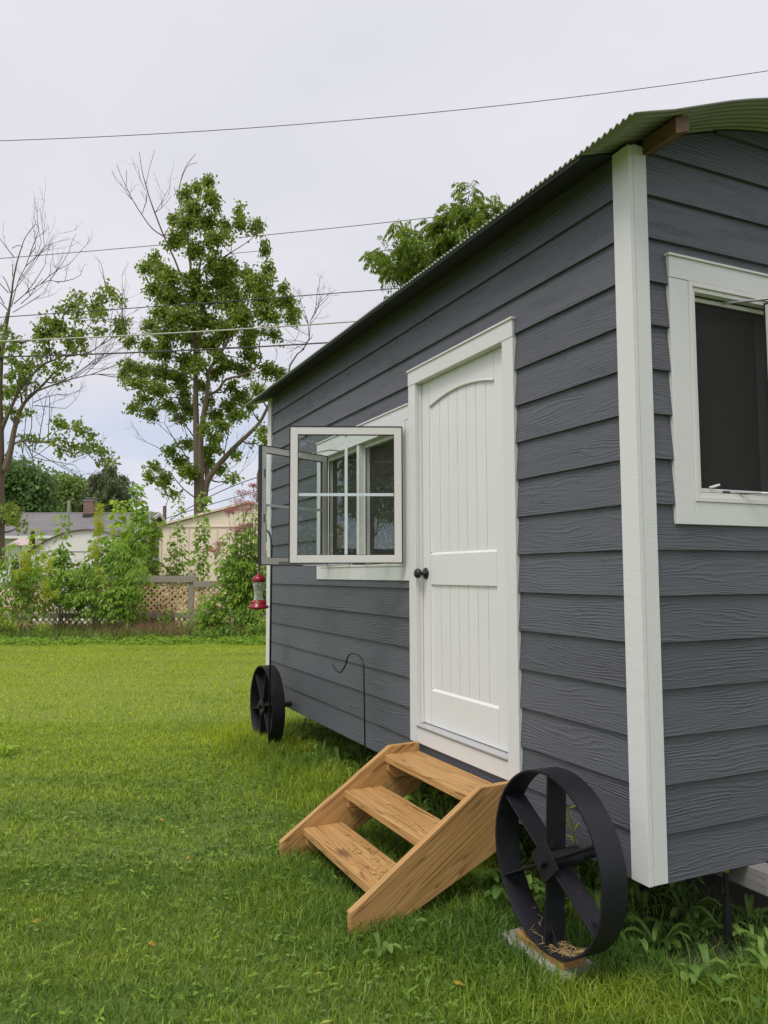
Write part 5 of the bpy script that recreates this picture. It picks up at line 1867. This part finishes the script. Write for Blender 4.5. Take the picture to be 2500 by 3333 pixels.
# ================================================================== SHRUBS AND SAPLINGS
def shrub(name, label, px, D, spread, top, kind, leafm, n, seed, cat='shrub', ll=0.13, lw=0.07, bare=0.25, lean=0.0, stem=0.012, density=1.0, group=None):
    """several stems from one foot fanning to +-spread px at height y=top (photo px); leaves along them"""
    r = np.random.default_rng(seed)
    b = G(px, D)
    b[2] = float(gz(b[0], b[1]))
    t = thing(name, label, cat, b, group)
    k = D / FPX
    hmax = H + (1864 - top) * k
    st_, lv = MB(), LV()
    for i in range(n):
        f = r.uniform(-1, 1)
        hh = hmax * r.uniform(0.55, 1.0) * (1 - 0.25 * abs(f))
        if i == 0:
            f, hh = r.uniform(-0.2, 0.2), hmax
        e = b + RT0 * (f * spread * k + lean * k) + FWh * r.uniform(-0.35, 0.35) * min(1.2, spread * k) + np.array([0, 0, hh])
        s0 = b + RT0 * r.normal(0, 0.08) + FWh * r.normal(0, 0.08)
        pts = []
        for u in np.linspace(0, 1, 9):
            p = s0 + (e - s0) * u
            p = p + RT0 * (f * 0.12 * math.sin(u * math.pi)) + r.normal(0, 0.012, 3)
            pts.append(p)
        st_.tube(pts, list(np.linspace(stem, 0.003, 9)), 5, cap=False)
        pts = np.array(pts)
        if kind == 'compound':
            m = int(hh * 14 * density)
            for j in range(m):
                u = bare + (1 - bare) * r.uniform(0, 1) ** 0.8
                p = np.array([np.interp(u * 8, range(9), pts[:, q]) for q in range(3)])
                az = r.uniform(0, 6.283)
                d = np.array([math.cos(az), math.sin(az), 0.35])
                compound(lv, st_, p, d, ll * 2.4, 3, ll, lw, r, 1.1, int(r.integers(1e6)))
        elif kind == 'broad':
            m = int(hh * 36 * density)
            u = bare + (1 - bare) * r.uniform(0, 1, m)
            p = np.stack([np.interp(u * 8, range(9), pts[:, q]) for q in range(3)], 1)
            az = r.uniform(0, 6.283, m)
            d = np.c_[np.cos(az), np.sin(az), r.uniform(-0.5, 0.35, m)]
            p = p + d * np.array([1, 1, 0.5]) * r.uniform(0.03, 0.14, m)[:, None]
            lv.add(*leaf_quads(p, d + np.array([0, 0, -0.45]), ll * r.uniform(0.55, 1.2, m), lw * r.uniform(0.7, 1.2, m), 0.15, int(r.integers(1e6)), flat=0.5))
        elif kind == 'fine':
            m = int(hh * 95 * density)
            u = bare + (1 - bare) * r.uniform(0, 1, m)
            p = np.stack([np.interp(u * 8, range(9), pts[:, q]) for q in range(3)], 1) + r.normal(0, 0.035, (m, 3))
            az = r.uniform(0, 6.283, m)
            d = np.c_[np.cos(az), np.sin(az), r.uniform(0.0, 0.9, m)]
            lv.add(*leaf_quads(p, d, ll * r.uniform(0.6, 1.2, m), lw, 0.1, int(r.integers(1e6))))
    obj('stems', st_, MAT['stem_green'], t)
    lv.build('leaves', MAT[leafm], t)
    return t


shrub('leafy_shrub', 'big multi-stemmed leafy bush in the middle of the planting bed', 345, 18.2, 115, 1740, 'compound', 'leaf_elder', 11, 101, ll=0.16, lw=0.062, bare=0.36, density=0.95)
shrub('leafy_shrub', 'light green bush crowding the left edge of the fence', 40, 18.2, 105, 1770, 'compound', 'leaf_elder', 10, 102, ll=0.15, lw=0.055, bare=0.42, density=0.9)
shrub('leafy_shrub', 'yellow-green bush at the very left edge, low by the lawn', -30, 17.4, 55, 1960, 'compound', 'leaf_lime', 6, 103, ll=0.13, lw=0.05, bare=0.1)
shrub('mulberry_sapling', 'heart-leaved sapling clump in front of the white shed', 215, 19.0, 110, 1675, 'broad', 'leaf_elder', 12, 104, cat='sapling', ll=0.17, lw=0.13, bare=0.42, density=0.85)
shrub('leafy_shrub', 'dense bush covering the lattice fence left of the multi-stemmed one', 180, 18.6, 110, 1790, 'compound', 'leaf_elder', 8, 115, ll=0.14, lw=0.052, bare=0.42, density=0.6)
shrub('mulberry_sapling', 'tallest large-leaved sapling, its pale shoots reaching above the house ridge', 445, 20.6, 65, 1570, 'broad', 'leaf_elder', 8, 105, cat='sapling', ll=0.20, lw=0.16, bare=0.45, density=0.8)
shrub('mulberry_sapling', 'bright lime-leaved sapling just left of the tallest one', 385, 20.8, 55, 1620, 'broad', 'leaf_lime', 3, 125, cat='sapling', ll=0.19, lw=0.16, bare=0.55, density=0.8)
shrub('mulberry_sapling', 'leafy sapling in front of the rounded white roof, right of the goldenrod', 330, 19.6, 60, 1700, 'broad', 'leaf_elder', 6, 126, cat='sapling', ll=0.17, lw=0.12, bare=0.45, density=0.95)
shrub('mulberry_sapling', 'leafy sapling in front of the left corner of the white shed', 110, 19.6, 60, 1715, 'broad', 'leaf_lime', 6, 127, cat='sapling', ll=0.16, lw=0.11, bare=0.45, density=0.8)
shrub('leafy_shrub', 'tall airy bush before the low brown-roofed outbuilding', 425, 19.8, 60, 1690, 'compound', 'leaf_elder', 7, 128, ll=0.15, lw=0.055, bare=0.4, density=0.8)
shrub('slender_shrub', 'narrow feathery olive shrub beside the corner of the cream shed', 495, 20.4, 26, 1680, 'fine', 'leaf_olive', 5, 106, ll=0.10, lw=0.035, bare=0.15, density=1.0)
shrub('mulberry_sapling', 'slim leafy sapling against the left half of the cream shed', 575, 20.6, 38, 1605, 'broad', 'leaf_elder', 4, 107, cat='sapling', ll=0.16, lw=0.11, bare=0.25, density=0.85)
shrub('mulberry_sapling', 'slim leafy sapling in front of the tall maple trunk', 660, 20.6, 26, 1598, 'broad', 'leaf_elder', 3, 108, cat='sapling', ll=0.17, lw=0.12, bare=0.25, density=0.95)
shrub('mulberry_sapling', 'short thin sapling rising over the fence left of the grey post', 548, 20.4, 26, 1760, 'broad', 'leaf_olive', 3, 109, cat='sapling', ll=0.13, lw=0.08, bare=0.3)
shrub('leafy_shrub', 'dark vine-covered bush where the lattice section begins', 440, 18.9, 42, 1850, 'broad', 'leaf_deep', 6, 110, ll=0.13, lw=0.09, bare=0.1, density=1.0)
el = shrub('elderberry_shrub', 'tall elderberry with pinkish-red flower heads beside the cabin corner', 812, 18.2, 95, 1645, 'compound', 'leaf_elder', 12, 111, ll=0.17, lw=0.065, bare=0.2, density=1.05, stem=0.016)
# flower heads of the elderberry
r = np.random.default_rng(19)
lv = LV()
sm_ = MB()
for (x, y, a) in ((790, 1602, 26), (775, 1630, 30), (815, 1640, 28), (835, 1612, 22), (800, 1660, 24), (760, 1655, 22), (790, 1715, 34), (770, 1724, 26), (815, 1712, 24), (745, 1665, 18), (700, 1790, 22), (715, 1770, 18), (825, 1580, 14)):
    c = P(x, y, 18.0 + r.uniform(-0.3, 0.3))
    n = 190
    v = r.normal(0, 1, (n, 3)) * np.array([0.5, 0.5, 0.22]) * a * 18 / FPX
    lv.add(*leaf_quads(c + v, r.normal(0, 1, (n, 3)), 0.030, 0.022, 0.1, int(x)))
    for j in range(14):
        sm_.tube([c + np.array([0, 0, -0.14]), c + v[j]], [0.003, 0.0015], 3, cap=False)
    sm_.tube([G(815, 18.2), P(x * 0.5 + 407, 1900, 18.1), c + np.array([0, 0, -0.14])], [0.012, 0.008, 0.003], 5, cap=False)
lv.build('flower_heads', MAT['flower_pink'], el)
obj('flower_stalks', sm_, MAT['stem_green'], el)
shrub('leafy_shrub', 'low spreading bush between the grey fence post and the elderberry', 690, 17.9, 85, 1925, 'compound', 'leaf_elder', 9, 112, ll=0.14, lw=0.058, bare=0.1, density=1.35)
shrub('leafy_shrub', 'low dark bush at the foot of the elderberry', 800, 17.5, 60, 1965, 'compound', 'leaf_deep', 7, 113, ll=0.13, lw=0.05, bare=0.1, density=1.3)
shrub('dry_bush', 'brown dried bush at the fence foot right of the multi-stemmed bush', 530, 18.8, 55, 1950, 'fine', 'leaf_dry', 14, 114, cat='bush', ll=0.10, lw=0.014, bare=0.0, density=1.0, stem=0.006)
shrub('goldenrod', 'yellow goldenrod plume in front of the white shed roof', 308, 18.8, 16, 1640, 'fine', 'leaf_goldenrod', 4, 116, cat='plant', ll=0.14, lw=0.014, bare=0.82, density=0.9, stem=0.006)
shrub('goldenrod', 'yellow goldenrod plume farthest left of the three', 72, 17.9, 20, 1800, 'fine', 'leaf_goldenrod', 4, 117, cat='plant', ll=0.12, lw=0.013, bare=0.88, density=0.9, stem=0.006)
shrub('goldenrod', 'yellow goldenrod plume between the other two', 155, 17.9, 20, 1825, 'fine', 'leaf_goldenrod', 4, 118, cat='plant', ll=0.12, lw=0.013, bare=0.85, density=0.9, stem=0.006)
shrub('weed_plant', 'bright spiky weed standing at the front of the bed, left', 140, 17.2, 12, 2010, 'fine', 'leaf_lime', 4, 119, cat='plant', ll=0.13, lw=0.02, bare=0.1, density=1.0, stem=0.005)
shrub('weed_plant', 'bright weed in the dry litter left of the grey post', 540, 18.5, 16, 1975, 'fine', 'leaf_elder', 5, 120, cat='plant', ll=0.13, lw=0.03, bare=0.1, density=1.0, stem=0.005)
shrub('weed_plant', 'pale leafy weed beside the cabin corner under the feeder', 845, 17.2, 28, 2000, 'fine', 'leaf_lime', 6, 121, cat='plant', ll=0.13, lw=0.03, bare=0.1, density=0.8, stem=0.005)

# ground cover and dry grass along the bed
r = np.random.default_rng(61)
lv = LV()
n = 5200
cpx, cD = r.uniform(-150, 900, 70), 16.6 + np.abs(r.normal(0, 0.9, 70))
ci = r.integers(0, 70, n)
px = cpx[ci] + r.normal(0, 26, n)
D = cD[ci] + r.normal(0, 0.22, n)
xy = CAM[:2] + np.outer(D, FWh[:2]) + np.outer((px - 1250) / FPX * D, RT0[:2])
f2 = FWh[:2]
hv = r.uniform(0.01, 0.15, n) * r.uniform(0.2, 1.3, 70)[ci]
pos = np.c_[xy, gz(xy[:, 0], xy[:, 1]) + hv]
lv.add(*leaf_quads(pos, np.c_[r.normal(0, 1, (n, 2)), r.uniform(-0.3, 0.3, n)], r.uniform(0.05, 0.12, n), r.uniform(0.04, 0.09, n), 0.1, 4, flat=0.35))
stuff(lv.build('ground_cover', MAT['leaf_elder']))
lv = LV()
n = 7000
px = r.uniform(-150, 900, n)
D = r.uniform(17.2, 21.0, n)
xy = CAM[:2] + np.outer(D, f2) + np.outer((px - 1250) / FPX * D, RT0[:2])
V, F = blades(xy, np.full(n, 0.34), 0.012, 0.8, 71)
stuff(tri_obj('tall_grass', V, F, MAT['leaf_sedge']))
n = 3500
px = np.concatenate([r.normal(525, 60, n // 2), r.normal(400, 60, n // 4), r.normal(830, 40, n - n // 2 - n // 4)])
D = r.uniform(17.6, 19.2, n)
xy = CAM[:2] + np.outer(D, f2) + np.outer((px - 1250) / FPX * D, RT0[:2])
V, F = blades(xy, np.full(n, 0.42), 0.010, 0.7, 72)
stuff(tri_obj('dry_grass', V, F, MAT['leaf_dry']))


# ================================================================== WEEDS BY THE CABIN
def strip_leaf(lv, p, az, L, Wd, rise, r):
    """arching lanceolate leaf in six folded segments"""
    h = np.array([math.cos(az), math.sin(az), 0.0])
    s = np.array([-h[1], h[0], 0.0])
    pts, ws_ = [], []
    for u in np.linspace(0, 1, 6):
        pts.append(p + h * L * (u * 0.95) + np.array([0, 0, L * rise * (1.7 * u - 1.35 * u * u)]))
        ws_.append(Wd * (0.12 + 1.75 * u * (1 - u) ** 0.62) if u < 1 else 0.0)
    V, F = [], []
    for q, w in zip(pts, ws_):
        j = r.uniform(0.85, 1.15)
        V += [q - s * w * 0.5 * j + np.array([0, 0, w * 0.22]), q, q + s * w * 0.5 * j + np.array([0, 0, w * 0.22])]
    for i in range(5):
        a = i * 3
        F += [(a, a + 1, a + 4), (a, a + 4, a + 3), (a + 1, a + 2, a + 5), (a + 1, a + 5, a + 4)]
    lv.add(np.array(V), np.array(F))


def rosette(label, x, y, n, L, Wd, rise, seed, leafm='leaf_weed', name='broad_leaved_weed', group='broad-leaved weeds along the cabin'):
    r = np.random.default_rng(seed)
    z = float(gz(x, y))
    lv = LV()
    for i in range(n):
        strip_leaf(lv, np.array([x, y, z]), i * 2.4 + r.uniform(-0.4, 0.4), L * r.uniform(0.6, 1.15), Wd * r.uniform(0.8, 1.2), rise * r.uniform(0.5, 1.3), r)
    o = lv.build(name, MAT[leafm])
    o.data.transform(Matrix.Translation((-x, -y, -z)))
    o.location = (x, y, z)
    return tag(o, label, 'weed', group)


def gp(px, py):
    q = GP(px, py, 0.0)
    return float(q[0]), float(q[1])


wlist = [
    (2440, 3010, 9, 0.16, 0.050, 0.9, 'large dandelion rosette at the right edge below the brass-topped jack post'),
    (2250, 3060, 8, 0.15, 0.055, 0.9, 'dandelion rosette just right of the corner board foot'),
    (2130, 3095, 8, 0.14, 0.050, 0.9, 'weed beneath the bottom end of the white corner board'),
    (2360, 3180, 7, 0.11, 0.045, 0.7, 'small weed in the lawn in front of the large right-edge rosette'),
    (2470, 3160, 8, 0.12, 0.055, 0.8, 'round-leaved weed at the right edge nearest the camera'),
    (2080, 3170, 7, 0.12, 0.045, 0.8, 'weed in the grass right of the concrete paver'),
    (1640, 2950, 9, 0.17, 0.055, 1.0, 'plantain behind the near wheel, close to the steps'),
    (1560, 2900, 8, 0.17, 0.060, 1.0, 'plantain sprouting at the lower rear corner of the right stringer'),
    (1275, 2830, 6, 0.11, 0.055, 1.1, 'pale plantain showing through the gap between middle and lowest tread'),
    (1420, 2700, 7, 0.13, 0.050, 1.0, 'weed showing through the gap under the top tread'),
    (1240, 3120, 6, 0.10, 0.035, 1.3, 'upright weed in the lawn in front of the right stringer foot'),
    (1330, 3040, 6, 0.09, 0.040, 1.1, 'small weed against the outer face of the right stringer'),
    (1120, 2500, 8, 0.13, 0.050, 1.2, 'weed left of the short hook, under the wall edge'),
    (1060, 2440, 8, 0.14, 0.055, 1.2, 'weed under the wall edge midway between far wheel and short hook'),
    (985, 2400, 8, 0.15, 0.055, 1.2, 'weed close behind the far wheel'),
    (12, 2480, 9, 0.16, 0.060, 1.0, 'isolated lime-green weed in open lawn at the left edge'),
]
for i, (px, py, n, L, Wd, rise, lab) in enumerate(wlist):
    x, y = gp(px, py)
    rosette(lab, x, y, n, L, Wd, rise, 300 + i, 'leaf_lime' if px < 100 else 'leaf_weed')
# darker growth in the shade under the floor
r = np.random.default_rng(88)
lv = LV()
for i in range(190):
    x, y = r.uniform(-4.6, 0.75), r.uniform(0.02, 0.75)
    for j in range(7):
        strip_leaf(lv, np.array([x, y, float(gz(x, y))]), r.uniform(0, 6.28), r.uniform(0.07, 0.17), r.uniform(0.025, 0.05), r.uniform(0.5, 1.6), r)
stuff(lv.build('undergrowth', MAT['leaf_weed']))
# clover patches in the lawn
r = np.random.default_rng(91)
cx_, cD, cp = wedge(15000, 1.6, 9.0, 92)
m_ = (np.sin(cx_[:, 0] * 2.3 + 1.1 * np.sin(cx_[:, 1] * 3.1)) * np.sin(cx_[:, 1] * 2.7 + 0.7) > 0.05) & keep_lawn(cx_)
cx_ = cx_[m_]
n = len(cx_)
P0 = np.c_[cx_, gz(cx_[:, 0], cx_[:, 1]) + r.uniform(0.015, 0.045, n)]
lv = LV()
a0 = r.uniform(0, 6.28, n)
for j in range(3):
    a = a0 + j * 2.094
    lv.add(*leaf_quads(P0, np.c_[np.cos(a), np.sin(a), np.full(n, 0.15)], r.uniform(0.010, 0.017, n), 0.013, 0.1, 93 + j, flat=0.3))
stuff(lv.build('clover', MAT['leaf_weed']))
cx_, cD, cp = wedge(4200, 1.6, 8.0, 94)
cx_ = cx_[keep_lawn(cx_)]
n = len(cx_)
P0 = np.c_[cx_, gz(cx_[:, 0], cx_[:, 1]) + r.uniform(0.015, 0.04, n)]
a = r.uniform(0, 6.28, n)
lv = LV()
for j in range(3):
    a2 = a + j * 2.1 + r.normal(0, 0.3, n)
    lv.add(*leaf_quads(P0, np.c_[np.cos(a2), np.sin(a2), r.uniform(0.0, 0.6, n)], r.uniform(0.02, 0.05, n), r.uniform(0.009, 0.018, n), 0.15, 96 + j, flat=0.4))
stuff(lv.build('lawn_weeds', MAT['leaf_elder']))
# fallen leaves on the lawn
for i, (px, py) in enumerate(((520, 2716), (615, 2836), (485, 3110), (110, 3037), (1485, 3240))):
    x, y = gp(px, py)
    r = np.random.default_rng(400 + i)
    z = float(gz(x, y)) + 0.045
    lv = LV()
    az = r.uniform(0, 6.28)
    for j in (-0.9, 0.0, 0.9):
        lv.add(*leaf_quads(np.array([[0, 0, 0.0]]), np.array([[math.cos(az + j), math.sin(az + j), 0.15]]), 0.030, 0.018, 0.2, 7 + i, flat=0.2))
    o = lv.build('fallen_leaf', MAT['leaf_yellow'])
    o.location = (x, y, z)
    tag(o, 'small yellow fallen leaf lying on the mown lawn', 'leaf', 'yellow leaves fallen on the lawn')
# straw caught in the bottom of the near wheel
r = np.random.default_rng(95)
sm_ = MB()
for i in range(150):
    a = r.normal(-math.pi / 2 + 0.06, 0.22) if i < 150 else r.normal(-math.pi / 2 - 0.7, 0.22)
    rad = RW - 0.013 - abs(r.normal(0, 0.004))
    c = np.array([-0.25 + rad * math.cos(a), r.uniform(-0.29, -0.195), H - 1.119 + rad * math.sin(a)])
    d = np.array([r.normal(0, 1) * -math.sin(a), r.normal(0, 1), 0.0])
    d = d / np.linalg.norm(d) * r.uniform(0.008, 0.026)
    d[2] = 0.15 * r.normal(0, 1) * 0.03
    sm_.tube([c - d, c + d], 0.0008, 3, cap=False)
stuff(obj('straw', sm_, MAT['straw']))
# sprig growing through the wheel
r = np.random.default_rng(97)
b = np.array([-0.30, -0.09, 0.02])
spg = thing('weed_plant', 'thin bright weed sprig growing up behind the spokes of the near wheel', 'plant', b)
pts = [b, b + np.array([0.005, 0, 0.25]), b + np.array([-0.01, -0.01, 0.45]), b + np.array([-0.05, -0.03, 0.60])]
lv = LV()
obj('stems', MB().tube(pts, [0.003, 0.0028, 0.0022, 0.0012], 5), MAT['stem_green'], spg)
for u in np.linspace(0.55, 1, 16):
    p = np.array([np.interp(u * 3, range(4), [q[i] for q in pts]) for i in range(3)])
    m = 2
    lv.add(*leaf_quads(np.tile(p, (m, 1)), np.c_[r.normal(-0.3, 0.8, m), r.normal(-0.2, 0.8, m), r.uniform(0.1, 0.6, m)], 0.045, 0.009, 0.1, int(u * 999)))
lv.build('leaves', MAT['leaf_lime'], spg)

# mowing clippings on the two lower treads
r = np.random.default_rng(99)
lv = LV()
for (yf, yr, z, n) in ((-0.748, -0.515, -1.372, 85), (-0.508, -0.275, -1.202, 26)):
    p = np.c_[r.normal(-1.2, 0.24, n).clip(-1.78, -0.89), r.uniform(yf + 0.02, yr - 0.01, n), np.full(n, H + z + 0.002)]
    a = r.uniform(0, 6.28, n)
    lv.add(*leaf_quads(p, np.c_[np.cos(a), np.sin(a), r.uniform(0, 0.12, n)], r.uniform(0.012, 0.032, n), 0.0028, 0.15, 5, flat=0.1))
stuff(lv.build('grass_clippings', MAT['leaf_clipping']))
